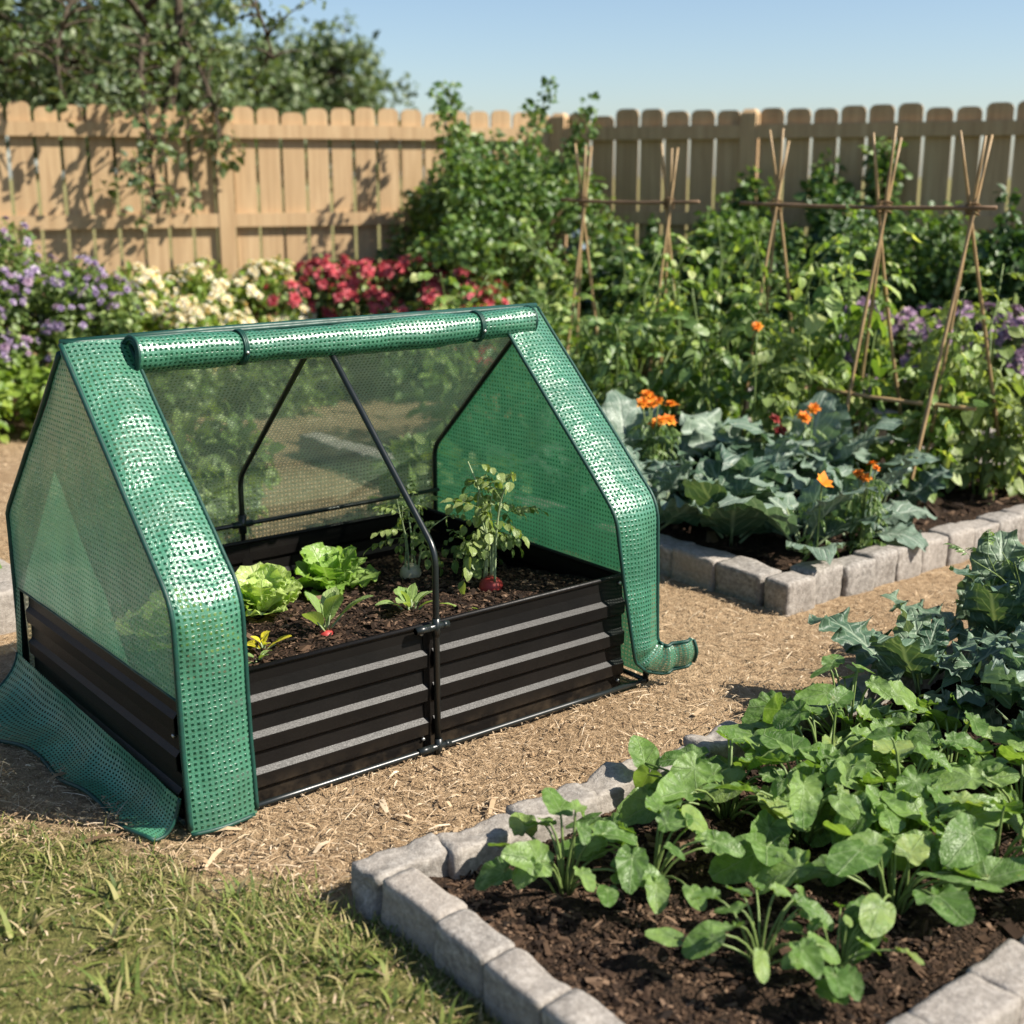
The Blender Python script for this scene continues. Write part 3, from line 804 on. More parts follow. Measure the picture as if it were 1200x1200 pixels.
for (x, z) in ((1.188, .285), (1.188, .022), (.012, .285), (.580, .285), (.580, .03), (.580, .15)):
    mb = MB(); tube(mb, [(x, .0, z), (x, -.006, z), (x, -.0075, z)], [.0045, .0045, .002], 8); mb.build('bolt', M['bolt'], bed)
for (y, z) in ((.2, .14), (.03, .19), (.03, .285)):
    mb = MB(); tube(mb, [(0, y, z), (-.006, y, z), (-.0075, y, z)], [.0045, .0045, .002], 8); mb.build('bolt', M['bolt'], bed)

# ------------------------------------------------------------------ greenhouse cover on its rod frame
HX0, HX1, HY0, HY1, HE, HR = -.010, 1.272, -.030, .919, .478, .930
HYM = (HY0+HY1)/2
gh = empty('mini_greenhouse', (0, 0, 0), 0, 'green mesh greenhouse cover on black rods with its front rolled up', 'greenhouse')
rods = []
def rod(pts, name, r=.0075, rr=.035, n=8):
    mb = MB(); tube(mb, round_corner(pts, rr, 6) if len(pts) > 2 else np.linspace(pts[0], pts[1], 6), r, n); return mb.build(name, M['rod'], gh)
HXM = .607
for x in (HX0+.004, HXM, HX1-.004):
    yb = HY1 if x != HXM else HY1-.012
    rod([(x, HY0+.006, .006), (x, HY0+.006, HE), (x, HYM, HR-.008), (x, yb-.006, HE), (x, yb-.006, .006)], 'hoop')
rod([(HX0, HY0+.006, .010), (HX1, HY0+.006, .010)], 'base_rail', .007)
rod([(HX0, HY1-.006, .010), (HX1, HY1-.006, .010)], 'base_rail', .007)
rod([(HX1-.004, HY0, .010), (HX1-.004, HY1, .010)], 'base_rail', .007)
rod([(HX0+.004, HY0, .010), (HX0+.004, HY1, .010)], 'base_rail', .007)
rod([(HX0, HYM, HR-.008), (HX1, HYM, HR-.008)], 'ridge_pole', .0075)
rod([(HX0, HY1-.018, .345), (HX1, HY1-.018, .345)], 'cross_rail', .0065)
for z, y in ((.302, HY0+.008), (.012, HY0+.006)):
    mb = MB(); tube(mb, [(HXM-.055, y-.001, z), (HXM-.018, y-.001, z)], .0090, 8); tube(mb, [(HXM+.018, y-.001, z), (HXM+.030, y-.001, z)], .0090, 8)
    tube(mb, [(HXM, y-.002, z-.022), (HXM, y-.002, z+.02)], .0095, 8); tube(mb, [(HXM-.055, y-.001, z), (HXM+.034, y-.001, z)], .0085, 8)
    mb.build('joint_clip', M['rod'], gh)
mb = MB(); tube(mb, [(HXM, HY1-.018, .32), (HXM, HY1-.018, .372)], .0115, 8); tube(mb, [(HXM-.03, HY1-.018, .345), (HXM+.03, HY1-.018, .345)], .0095, 8); mb.build('joint_clip', M['rod'], gh)

def cloth(name, fn, nu, nv, usz, vsz, mat, amp=.004, seed=0, thick=.0):
    """grid sheet fn(u,v)->xyz with gentle wrinkles; uv in metres"""
    U, W = np.meshgrid(np.linspace(0, 1, nu), np.linspace(0, 1, nv))
    P = np.array([fn(u, w) for u, w in zip(U.ravel(), W.ravel())])
    P3 = P.reshape(nv, nu, 3)
    N = nrm(np.cross(np.gradient(P3, axis=1), np.gradient(P3, axis=0))).reshape(-1, 3)
    e = np.minimum(np.minimum(U, 1-U), np.minimum(W, 1-W)).ravel(); k = np.clip(e*8, 0, 1)
    a = fbm(P, 5, 3, seed)*amp+fbm(P*np.array([1, 1, .45]), 16, 3, seed+5)*amp*.6
    P = P+N*(a*(.3+.7*k))[:, None]
    us = U.ravel()*usz if not callable(usz) else np.array([usz(u, w) for u, w in zip(U.ravel(), W.ravel())])
    mb = MB(); mb.add(P, [grid_faces(nu, nv)], np.stack([us, W.ravel()*vsz], 1))
    return mb.build(name, mat, gh), P.reshape(nv, nu, 3)
def binding(pts, parent, r=.0055, name='binding'):
    mb = MB(); tube(mb, pts, r, 6); return mb.build(name, M['binding'], parent)
def yspan(z):
    t = np.clip((z-HE)/(HR-HE), 0, 1)
    return HY0+(HYM-HY0)*t, HY1+(HYM-HY1)*t
# end sheets: pentagon rows from the rim to the ridge
def end_sheet(x, zlow, mat, name, seed, bulge):
    def fn(u, w):
        z = zlow+(HR-.002-zlow)*w; a, b = yspan(z)
        y = a+(b-a)*u
        return (x+bulge*math.sin(PI*u)*math.sin(PI*min(1, w*1.02)), y, z)
    def us(u, w):
        z = zlow+(HR-zlow)*w; a, b = yspan(z); return a+(b-a)*u
    o, P = cloth(name, fn, 44, 56, us, HR-zlow, mat, .005, seed)
    return o, P
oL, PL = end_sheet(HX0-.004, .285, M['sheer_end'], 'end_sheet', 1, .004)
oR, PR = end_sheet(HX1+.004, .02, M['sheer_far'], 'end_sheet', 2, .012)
# the tucked part of the lawn-side sheet continues as a strip down the rear corner, then the skirt
binding(np.concatenate([[(HX0-.006, HY1+.002, .02)], PL[:, -1][::2]]), oL, .0075)
binding(PL[0][::3], oL, .003)
binding(PR[:, -1][::2], oR, .0055)
# back sheet: from ridge down to the base
bpath = round_corner([(HYM, HR+.004), (HY1+.004, HE), (HY1+.008, .03)], .04, 6)
bl = np.concatenate([[0], np.cumsum(np.linalg.norm(np.diff(bpath, axis=0), axis=1))]); BLN = bl[-1]
def back_fn(u, w):
    y = np.interp(w*BLN, bl, bpath[:, 0]); z = np.interp(w*BLN, bl, bpath[:, 1])
    return (HX0+(HX1-HX0)*u, y, z-.006*math.sin(PI*u*2)**2*math.sin(PI*w))
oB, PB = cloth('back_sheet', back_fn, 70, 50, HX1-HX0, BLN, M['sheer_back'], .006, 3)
binding(PB[0][::2]+[0, -.002, .004], oB, .007)
# front side strips
def strip(name, x0, x1, tail, seed, taper=0.0, mat=None):
    path = round_corner([(HYM-.004, HR+.006), (HY0-.008, HE+.004)] + tail, .045, 7)
    d = np.concatenate([[0], np.cumsum(np.linalg.norm(np.diff(path, axis=0), axis=1))]); LN = d[-1]
    def fn(u, w):
        s = w*LN; y = np.interp(s, d, path[:, 0]); z = np.interp(s, d, path[:, 1])
        a, b = x0, x1
        low = np.clip((s-.62)/(LN-.62), 0, 1)
        a = a+taper*math.sin(min(1, low*1.5)*PI/2)
        puff = .010*math.sin(PI*u)
        nn = (-.7, .7) if s < .55 else (-1, 0)
        return (a+(b-a)*u, y+nn[0]*puff, z+nn[1]*puff*.8)
    def us(u, w): return u*(x1-x0)
    o, P = cloth(name, fn, 22, 110, us, LN, mat or M['flap'], .011, seed)
    binding(P[:, 0][::2], o, .0058); binding(P[:, -1][::2], o, .0052); binding(P[-1][::2], o, .0048)
    return o, P
strip('side_flap', HX0-.008, .128, [(HY0-.014, .18), (HY0-.028, .012)], 4)
def hanging_flap():
    """far strip: down the slope, hanging loose below the eave, its end crumpled sideways onto the path"""
    x0, x1 = 1.135, HX1+.010
    path = round_corner([(HYM-.004, HR+.006), (HY0-.008, HE+.004), (HY0-.022, .128)], .045, 7)
    d = np.concatenate([[0], np.cumsum(np.linalg.norm(np.diff(path, axis=0), axis=1))]); LA = d[-1]
    wE, ri = .088, .016; LN = LA+.26
    def fn(u, w):
        s = w*LN; low = np.clip((s-.62)/(LA-.62), 0, 1)
        a = x0+(x1-wE-x0)*low**1.2; b = x1-.004*low
        if s <= LA:
            y = np.interp(s, d, path[:, 0]); z = np.interp(s, d, path[:, 1]); puff = .010*math.sin(PI*u); nn = (-.7, .7) if s < .55 else (-1, 0)
            return (a+(b-a)*u, y+nn[0]*puff, z+nn[1]*puff*.8)
        k = (s-LA)/(LN-LA); ph = min(1, k/.62)*1.62; ext = max(0, k-.62)/.38*.075
        rho = ri+(1-u)*(b-a)*(1-.06*k)
        h = -rho*math.cos(ph)+ext*math.sin(ph); z = .128-rho*math.sin(ph)+.012*ext/.075
        y0 = path[-1, 0]
        return (b+ri+h*(.92 if h > -ri else 1.0)-.0*k, y0-.42*max(0, h+ri+.03)*min(1, k*2)-.012*math.sin(PI*u)-.006*math.sin(k*24)*min(1, k*4), z+.022*(1-u)*k*.6)
    def us(u, w): return u*(x1-x0)
    o, P = cloth('side_flap', fn, 22, 120, us, LN, M['flap'], .0065, 6)
    binding(P[:, 0][::2], o, .005); binding(P[:, -1][::2], o, .0052); binding(P[-1][::2], o, .0042)
hanging_flap()
# rolled-up front
def roll():
    x0, x1 = .118, HX1-.055; cy, cz = HYM-.040, HR-.022
    nx, na, turns = 90, 76, 2.6
    xs = np.linspace(x0, x1, nx); a = np.linspace(0, 2*PI*turns, na)
    rad = .0425-.0072*(2*PI*turns-a)/(2*PI)*.9
    P = np.zeros((nx, na, 3))
    for i, x in enumerate(xs):
        pinch = 1-.13*sum(math.exp(-((x-q)/.016)**2) for q in (.375, 1.045))
        pinch *= 1+.045*math.sin(x*9+.5)+.03*math.sin(x*23)
        sag = -.006*math.sin(PI*(x-x0)/(x1-x0))
        P[i, :, 0] = x+.004*np.sin(a*1.0+1)
        P[i, :, 1] = cy+rad*pinch*np.cos(a+PI/2)
        P[i, :, 2] = cz+sag+rad*pinch*np.sin(a+PI/2)*.97
    ua = np.cumsum(np.concatenate([[0], np.full(na-1, (a[1]-a[0])*.0425)]))
    UV = np.stack([np.repeat(xs[:, None], na, 1), np.repeat(ua[None], nx, 0)], -1).reshape(-1, 2)
    Pn = P.reshape(-1, 3); Pn = Pn+nrm(Pn-np.array([0, cy, cz])*[0, 1, 1]-Pn*[1, 0, 0])*(fbm(Pn*np.array([.5, 1, 1]), 26, 3, 4)*.0055)[:, None]
    mb = MB(); mb.add(Pn, [grid_faces(na, nx)], UV); o = mb.build('rolled_front', M['flap'], gh)
    binding(P[0], o, .0038); binding(P[-1], o, .0038)
    for q in (.375, 1.045):
        t = np.linspace(0, 2*PI, 28)
        mb = MB(); rr = .0385
        for dx in (-.004, 0, .004):
            tube(mb, np.stack([np.full(28, q+dx), cy+rr*np.cos(t), cz-.004+rr*np.sin(t)], 1), .0032, 5, False)
        st = mb.build('strap', M['binding'], o)
        mb = MB(); tube(mb, [(q, cy-rr*.95, cz-.012), (q, cy-rr*.95-.006, cz-.012)], .004, 8); mb.build('snap_button', M['bolt'], st)
roll()
# top seam over the ridge
binding([(HX0-.008, HYM, HR+.010), (.3, HYM+.002, HR+.013), (.7, HYM, HR+.012), (HX1+.008, HYM, HR+.010)], gh, .008, 'ridge_binding')
# skirt lying outward on the ground beside the lawn-side end
def skirt_fn(u, w):
    # u along depth from front to rear, w from the panel outwards: falls, then lies in soft folds on the path
    y = HY0+.0+(HY1-HY0)*u
    top = .075+.030*u
    out = .052+.125*u**1.1+.012*math.sin(u*7.5+.6)+.008*math.sin(u*19)
    q = w**1.35
    x = HX0-.016-out*q-.012*math.sin(u*13+2)*w*(1-w)*2
    z = top*(1-w)**3.0+.007+.020*abs(math.sin(u*8.5+.4))**3*w*(1-w)*1.6+.006*math.sin(u*21+1)*w
    return (x, y-.004*w+.010*math.sin(u*11)*w*u, z)
oS, PS = cloth('skirt', skirt_fn, 90, 26, HY1-HY0, .2, M['skirt'], .009, 8)
binding(PS[-1][::2], oS, .005); binding(PS[:, 0], oS, .004); binding(PS[:, -1], oS, .004)
# rear corner tail of the cover on the lawn side
def ctail(u, w):
    z = .285*(1-w)+.05*w
    return (HX0-.006-.012*w, HY1-.035+.04*u, z)
oT, PT = cloth('corner_tab', ctail, 8, 24, .04, .26, M['skirt'], .002, 9)

# ------------------------------------------------------------------ plant builders
def thing(name, x, y, z, label, cat, group=None, rz=0.0): return empty(name, (x, y, z), rz, label, cat, group)

def curve_pts(a, b, lift, n=6):
    a = np.asarray(a, float); b = np.asarray(b, float); t = np.linspace(0, 1, n)[:, None]
    m = (a+b)/2+np.array([0, 0, lift])-.25*(b-a)*np.array([1, 1, 0])
    return (1-t)**2*a+2*t*(1-t)*m+t*t*b

def squash_plant(x, y, z, n, h, spread, size, label, seed, mat='squash', cat='squash plant', group='squash plants in the stone edged bed', Ts=None, name='squash_plant'):
    g = np.random.default_rng(seed); r = thing(name, x, y, z, label, cat, group)
    lv, st = MB(), MB(); Ts = Ts or (T_HEART+T_HEART+T_LOBED)
    P, D, U, S = [], [], [], []
    for k in range(n):
        a = k*2.4+g.normal()*.35; f = math.sqrt((k+.6)/n)
        rr = spread*f*(.8+.35*g.random()); hh = h*(1.05-.6*f**1.6)*(.75+.45*g.random())
        b0 = np.array([math.cos(a), math.sin(a), 0])*g.uniform(0, .03)*(spread/.2)
        tip = np.array([rr*math.cos(a), rr*math.sin(a), max(.03, hh)])
        pts = curve_pts(b0, tip, hh*.45)
        s = size*g.uniform(.62, 1.15)*(1 if k > 2 else .7)
        tube(st, pts, np.linspace(.0042, .0026, 6)*(size/.13)**.5, 6)
        out = np.array([math.cos(a+g.normal()*.5), math.sin(a+g.normal()*.5), -.30+g.normal()*.30])
        P.append(pts[-1]); D.append(out); U.append([math.cos(a)*.25+.05+g.normal()*.26, math.sin(a)*.25-.38+g.normal()*.26, 1.0]); S.append(s)
    spray(lv, Ts, np.array(P), np.array(D), np.array(U), np.array(S), g)
    lv.build('leaves', M[mat], r); st.build('stems', M['stem'], r)
    return r

def rosette(name, x, y, z, n, size, Ts, mat, stem, label, cat, group, seed, up=(1.35, .25), lift=.0, tight=.02, stems=True, srange=(.7, 1.1), ang=2.4, stemr=.0035):
    """leaves rising from one crown; up = elevation of inner and outer leaves"""
    g = np.random.default_rng(seed); r = thing(name, x, y, z, label, cat, group)
    lv, st = MB(), MB(); P, D, U, S = [], [], [], []
    for k in range(n):
        a = k*ang+g.normal()*.25; f = (k+.5)/n
        el = up[0]+(up[1]-up[0])*f+g.normal()*.10
        d = np.array([math.cos(a)*math.cos(el), math.sin(a)*math.cos(el), math.sin(el)])
        u = np.array([-math.cos(a)*math.sin(el), -math.sin(a)*math.sin(el), math.cos(el)])
        s = size*g.uniform(*srange)*(.62+.38*min(1, f*1.6))
        p = np.array([math.cos(a), math.sin(a), 0])*tight*f+np.array([0, 0, lift*(1-f)+.005])
        P.append(p); D.append(d); U.append(u+g.normal(size=3)*.14); S.append(s)
        if stems:
            tube(st, np.stack([p+d*s*t+np.array([0, 0, -.3*s*t*t*.3-.003]) for t in np.linspace(0, .42, 4)]), np.linspace(stemr, stemr*.5, 4), 5)
    spray(lv, Ts, np.array(P), np.array(D), np.array(U), np.array(S), g)
    lv.build('leaves', M[mat], r)
    if stems: st.build('stems', M[stem], r)
    return r

def bulb(parent, rad, mat, z=0.0, squash=.95):
    n = 14; t = np.linspace(0, PI, n)
    pts = [(0, 0, z+rad*squash*-math.cos(q)) for q in t]; rr = [max(.0015, rad*math.sin(q)**.85) for q in t]
    mb = MB(); tube(mb, pts, rr, 16)
    return mb.build('bulb', M[mat], parent)

def stemmed(name, x, y, z, stems, Ts, mat, stemmat, label, cat, group, seed, lsize=(.1, .2), nper=8, lean=.25, h=.3, stemr=.004, lowest=.2, drop=.0, extra=None, vary=.7):
    """a plant of several stems carrying compound leaves"""
    g = np.random.default_rng(seed); r = thing(name, x, y, z, label, cat, group)
    lv, st = MB(), MB(); P, D, U, S = [], [], [], []
    for k in range(stems):
        a = g.uniform(0, 2*PI); hh = h*g.uniform(vary, 1.05); ln = lean*g.uniform(.2, 1.1)
        pts = smooth_path([(0.02*math.cos(a), .02*math.sin(a), -.01), (ln*.3*math.cos(a)+g.normal()*.02*h, ln*.3*math.sin(a)+g.normal()*.02*h, hh*.4), (ln*.6*math.cos(a)+g.normal()*.05*h, ln*.6*math.sin(a)+g.normal()*.05*h, hh*.75), (ln*math.cos(a), ln*math.sin(a), hh)], 5)
        tube(st, pts, np.linspace(stemr, stemr*.45, len(pts)), 6)
        for j in range(nper):
            t = lowest+(1-lowest)*(j+g.random())/nper; q = t*(len(pts)-1); i = min(int(q), len(pts)-2)
            p = pts[i]+(pts[i+1]-pts[i])*(q-i); b = g.uniform(0, 2*PI); el = g.uniform(-.25, .75)+.5*(t > .9)
            d = np.array([math.cos(b)*math.cos(el), math.sin(b)*math.cos(el), math.sin(el)])
            P.append(p); D.append(d); U.append([g.normal()*.25, g.normal()*.25, 1]); S.append(g.uniform(*lsize)*(1.1-.4*t))
    spray(lv, Ts, np.array(P), np.array(D), np.array(U), np.array(S), g)
    lv.build('leaves', M[mat], r); st.build('stems', M[stemmat], r)
    return r

def crown(lv, centres, radii, per, size, Ts, g, flat=1.0, upb=.5):
    """leaf clumps: each clump a puff of leaves lying mostly on its outside"""
    for c, rd, m in zip(centres, radii, per):
        d = rand_dirs(m, g); rr = rd*g.random(m)**.45
        P = np.asarray(c)+d*rr[:, None]*np.array([1, 1, flat])
        D = nrm(d+g.normal(size=(m, 3))*.7+[0, 0, -.15])
        U = nrm(d*.6+g.normal(size=(m, 3))*.5+[.15, -.2, upb])
        spray(lv, Ts, P, D, U, size*np.exp(g.normal(0, .25, m)), g)

def bush(name, x, y, z, rx, ry, h, nc, per, size, mat, label, cat, group, seed, Ts=None, bl=None, low=.12, stem='stem_brown', clump=.24, whips=0, top=None):
    """shrub: branches from the base into clumps spread over an uneven dome; bl=(mat,n,size,templates,zone)"""
    g = np.random.default_rng(seed); r = thing(name, x, y, z, label, cat, group)
    lv, st = MB(), MB(); C = []; R = []
    for k in range(nc):
        a = g.uniform(0, 2*PI); f = math.sqrt(g.random()); t = low+(1-low)*g.random()**.8
        env = math.sin(PI*min(1, .25+.68*t))**.55*(1+.22*math.sin(3*a+seed))
        env = max(.25, env)
        c = np.array([rx*env*f*math.cos(a), ry*env*f*math.sin(a), h*t*(1-.16*f)])
        C.append(c); R.append(clump*min(rx, h)*g.uniform(.6, 1.25))
        if k % 2 == 0: tube(st, curve_pts((g.normal()*.03, g.normal()*.03, -.02), c, h*.15), np.linspace(.010, .003, 6)*max(.5, h), 5)
    for k in range(whips):
        a = g.uniform(0, 2*PI); f = g.uniform(.2, .8); hh = h*g.uniform(.96, 1.17)
        tip = np.array([rx*f*math.cos(a), ry*f*math.sin(a), hh])
        pts = curve_pts((tip[0]*.5, tip[1]*.5, h*.55), tip, .05, 8); tube(st, pts, np.linspace(.006, .002, 8), 5)
        for q in pts[2:]: C.append(q); R.append(.055*h/1.5)
    per_ = [max(8, int(per*min(1.6, (q/(clump*min(rx, h)))**2))) for q in R]
    crown(lv, C, R, per_, size, Ts or T_SIMPLE, g)
    lv.build('foliage', M[mat], r); st.build('branches', M[stem], r)
    if bl:
        for (bm, n, bs, bT, z0) in bl:
            mb = MB(); i = g.integers(len(C), size=n*3); C_ = np.array(C)[i]; R_ = np.array(R)[i]
            d = rand_dirs(n*3, g); d[:, 2] = np.abs(d[:, 2])*.9; d = nrm(d+[.1, -.35, .25])
            P = C_+d*(R_*1.03)[:, None]; ok = P[:, 2] > z0*h
            P, d = P[ok][:n], d[ok][:n]
            spray(mb, bT, P, nrm(np.cross(d, rand_dirs(len(d), g))), d, bs*g.uniform(.65, 1.25, len(P)), g)
            o = mb.build('blossoms', M[bm], r)
            if n > 100: o['kind'] = 'stuff'
    return r

# ------------------------------------------------------------------ the planter's crop
def pzz(x, y): return float(pz(np.float64(x), np.float64(y)))-.004
GL = 'lettuce heads in the metal planter'
rosette('lettuce', .445, .495, pzz(.445, .495)+.008, 22, .124, T_LETT, 'lettuce', 'stem_pale', 'pale yellow green ruffled lettuce beside the wide mesh flap', 'lettuce', GL, 1, (1.5, .42), .02, .022, False)
rosette('lettuce', .70, .60, pzz(.70, .60), 22, .140, T_LETT, 'lettuce2', 'stem_pale', 'mid green leafy lettuce in the middle of the planter', 'lettuce', GL, 2, (1.4, .25), .02, .03, False)
rosette('lettuce', .185, .40, pzz(.185, .40), 24, .150, T_LETT, 'lettuce', 'stem_pale', 'yellow green lettuce seen through the end mesh of the cover', 'lettuce', GL, 3, (1.4, .25), .02, .03, False)
r_ = rosette('radish_plant', .445, .185, pzz(.445, .185)+.018, 6, .125, T_RAD, 'radish', 'stem_pale', 'young radish with a few pale leaves and small red root', 'radish', None, 4, (1.5, .85), .0, .008)
bulb(r_, .019, 'bulb_red', -.012); b2 = bulb(r_, .014, 'bulb_red', -.016); b2.location = (.026, .006, 0)
rosette('seedling', .70, .215, pzz(.70, .215), 12, .095, T_RAD, 'radish', 'stem_pale', 'compact pale leaf seedling near the centre rod', 'seedling', None, 5, (1.5, .7), .01, .012)
rosette('seedling', .795, .13, pzz(.795, .13), 3, .065, T_RAD, 'radish', 'stem_pale', 'tiny seedling tucked behind the centre rod', 'seedling', None, 15, (.5, .1), .0, .005)
rosette('yellow_seedling', .295, .205, pzz(.295, .205), 7, .075, T_RAD, 'yellow', 'stem_pale', 'small bright yellow seedling next to the wide flap', 'seedling', None, 6, (1.4, .35), .006, .006)
rosette('seedling', .245, .135, pzz(.245, .135), 5, .055, T_RAD, 'radish', 'stem_pale', 'little green sprout below the yellow seedling', 'seedling', None, 16, (1.2, .2), .0, .005)
r_ = stemmed('turnip_plant', .93, .555, pzz(.93, .555)+.024, 5, T_FINE, 'tomato', 'stem_pale', 'leafy turnip with cream root showing above the soil', 'turnip', None, 7, (.075, .12), 5, .10, .20, .0028, .35)
bulb(r_, .030, 'bulb_white', -.010)
r_ = stemmed('radish_plant', .985, .265, pzz(.985, .265)+.030, 5, T_FINE, 'tomato', 'stem_pale', 'tall leafy radish with a big red root by the planter rim', 'radish', None, 8, (.10, .16), 6, .13, .29, .0034, .30)
bulb(r_, .032, 'bulb_red', -.026)
stemmed('seedling', 1.10, .50, pzz(1.10, .50), 4, T_AIRY, 'tomato', 'stem', 'low dark leafy plant in the shaded far end of the planter', 'seedling', None, 9, (.07, .12), 5, .12, .14, .003, .25)

# ------------------------------------------------------------------ squash bed
SQ = [
 (.40, -.71, 10, .15, .135, .100, 'squash plant nearest the corner of the bed, beside the lichen grey stones'),
 (.53, -.80, 9, .14, .14, .108, 'squash plant with drooping leaf between corner plant and the heart leaved one'),
 (.50, -1.08, 8, .13, .125, .082, 'low plant of neat heart shaped leaves alone on bare soil'),
 (.58, -1.17, 6, .09, .10, .070, 'smallest squash seedling low in front of the bed'),
 (.83, -.71, 13, .15, .18, .12, 'bushy squash plant against the back edging stones'),
 (.88, -.86, 14, .17, .18, .128, 'squash plant with large pointed leaves in the bed middle'),
 (1.08, -.74, 13, .16, .19, .13, 'squash plant arching over the back stones toward the path'),
 (1.27, -.66, 13, .17, .17, .12, 'tall bright squash plant beside the blue green kale'),
 (1.08, -.95, 13, .17, .18, .13, 'squash plant with broad mottled leaves in the crowded centre'),
 (1.33, -.88, 12, .15, .18, .125, 'squash plant in front of the kale with overlapping leaves'),
 (.80, -1.12, 10, .14, .16, .13, 'squash plant with one pale leaf hanging over bare mulch'),
 (1.02, -1.16, 9, .15, .16, .125, 'squash plant spreading toward the pale front stones'),
 (1.24, -1.10, 10, .17, .17, .125, 'squash plant with veined leaves near the frame edge'),
 (.95, -1.03, 10, .15, .16, .12, 'squash plant low between the broad mottled leaves and the bare mulch'),
]
for i, (x, y, n, h, sp, sz, lab) in enumerate(SQ):
    squash_plant(x, y, .035, n+8, h*1.0, sp*1.05, sz*.66, lab.replace('nearest', 'at'), 50+i)
GK = 'kale plants at the end of the squash bed'
KALE = [(1.58, -.64, 10, .32, 'kale_dark', 'blue green kale leaning over the path beside the squash'),
        (1.64, -.88, 9, .31, 'kale', 'blue green kale with frilled leaves behind the squash leaves'),
        (1.92, -.82, 10, .36, 'kale_dark', 'dark green kale at the edge of the picture'),
        (1.98, -.60, 10, .38, 'kale_dark', 'upright blue green kale furthest along the squash bed'),
        (1.50, -.98, 8, .24, 'kale_dark', 'small dark kale low behind the veined squash')]
for i, (x, y, n, s, m, lab) in enumerate(KALE):
    rosette('kale_plant', x, y, .04, n, s, T_KALE, m, 'stem_pale', lab, 'kale', GK, 80+i, (1.45, .30), .10, .05)
stemmed('carrot_plant', 2.12, -.62, .04, 14, T_FERN, 'fern', 'stem', 'feathery carrot top at the corner of the kale', 'carrot', None, 90, (.10, .17), 5, .22, .30, .003, .3)
stemmed('carrot_plant', 1.92, -1.0, .04, 12, T_FERN, 'fern', 'stem', 'feathery green plant under the dark kale', 'carrot', None, 91, (.10, .16), 5, .2, .24, .003, .3)

# ------------------------------------------------------------------ tripod bed
GB = 'cabbages and kale along the tripod bed'
BK = [(2.22, .92, 12, .25, T_KALE, 'kale', 'blue green kale behind the hanging mesh flap'),
      (2.30, .62, 12, .25, T_COLL, 'kale_dark', 'dark broad leaved cabbage low beside the mesh flap'),
      (2.36, .36, 12, .27, T_COLL, 'kale', 'cabbage with big veined leaves drooping over the corner stones'),
      (2.66, .40, 12, .25, T_COLL, 'kale', 'cabbage with pale leaves beside the orange lily'),
      (2.46, 1.28, 13, .30, T_COLL, 'kale', 'upright blue cabbage in front of the marigolds'),
      (2.70, .82, 14, .32, T_KALE, 'kale', 'large frilly kale in the middle of the tripod bed'),
      (2.98, .85, 14, .34, T_COLL, 'kale', 'tall blue cabbage under the tomato vines'),
      (2.92, .48, 10, .22, T_KALE, 'kale', 'kale with silver frilled leaves near the tripod foot'),
      (2.30, 1.65, 10, .24, T_KALE, 'kale_dark', 'dark kale half hidden behind the cover ridge'),
      (2.62, 1.10, 12, .26, T_KALE, 'kale_dark', 'curly dark kale between the two blue cabbages')]
for i, (x, y, n, s, Ts, m, lab) in enumerate(BK):
    rosette('kale_plant' if Ts is T_KALE else 'cabbage_plant', x, y, .04, max(8, int(n*.8)), s*1.5, Ts, m, 'stem_pale', lab, 'kale' if Ts is T_KALE else 'cabbage', GB, 120+i, (1.5, .38), .08, .05, stemr=.005)
GT = 'tomato vines among the bamboo tripods'
VINES = [(3.05, 2.55, .80, 'bean', 'vine'), (3.35, 2.75, .95, 'tom', 'vine'), (3.0, 2.1, .78, 'tom', 'vine'), (3.35, 2.25, .95, 'bean', 'vine'),
         (2.85, 1.75, .72, 'fern', 'fern'), (3.25, 1.75, .95, 'tom', 'vine'), (3.55, 1.95, 1.0, 'bean', 'vine'), (3.05, 1.38, .80, 'fern', 'fern'),
         (3.40, 1.35, 1.02, 'tom', 'vine'), (3.65, 1.55, 1.05, 'bean', 'vine'), (3.22, 1.02, .80, 'tom', 'tomato'), (3.52, 1.0, 1.0, 'bean', 'vine'),
         (3.72, .75, .92, 'tom', 'tomato'), (3.42, .74, .74, 'tom', 'vine'), (3.66, .52, .70, 'bean', 'tomato'), (3.86, .36, .5, 'bean', 'tomato'),
         (2.75, 2.30, .70, 'fern', 'fern'), (2.70, 2.75, .78, 'tom', 'vine')]
WHERE = ['below the first far tripod, with broad leaves', 'behind the far tripod, tall and narrow', 'in front of the far tripods over the cover ridge', 'between the two far tripods', 'feathery and dark green above the cover flap', 'climbing the second far tripod', 'behind the middle tripod with broad leaves', 'feathery, under the single orange bloom', 'climbing the middle tripod, the tallest', 'behind the middle tripods, half in shade', 'in front of the fourth tripod above the cabbages', 'climbing the fourth tripod with pale leaves', 'behind the widest tripod, tall and pale', 'inside the widest tripod, low and leafy', 'with pale leaves at the widest tripod foot', 'short and sparse by the front stones', 'low and feathery beside the cover ridge', 'low, at the far end beside the big shrub']
for i, (x, y, h, k, m) in enumerate(VINES):
    Ts = {'bean': T_BEAN[:2]+T_VINE+T_FINE, 'tom': T_VINE+T_TOM, 'fern': T_FERN+T_VINE}[k]
    stemmed('climbing_vine' if k != 'fern' else 'feathery_plant', x, y, .03, 6 if h > .6 else 4, Ts, m, 'stem', ('tomato vine ' if k == 'tom' else 'bean vine ' if k == 'bean' else 'leafy plant ')+WHERE[i], 'vine' if k != 'fern' else 'plant', GT, 150+i, (.10, .23), 13, .30, h*1.02, .006, .10, vary=.5)

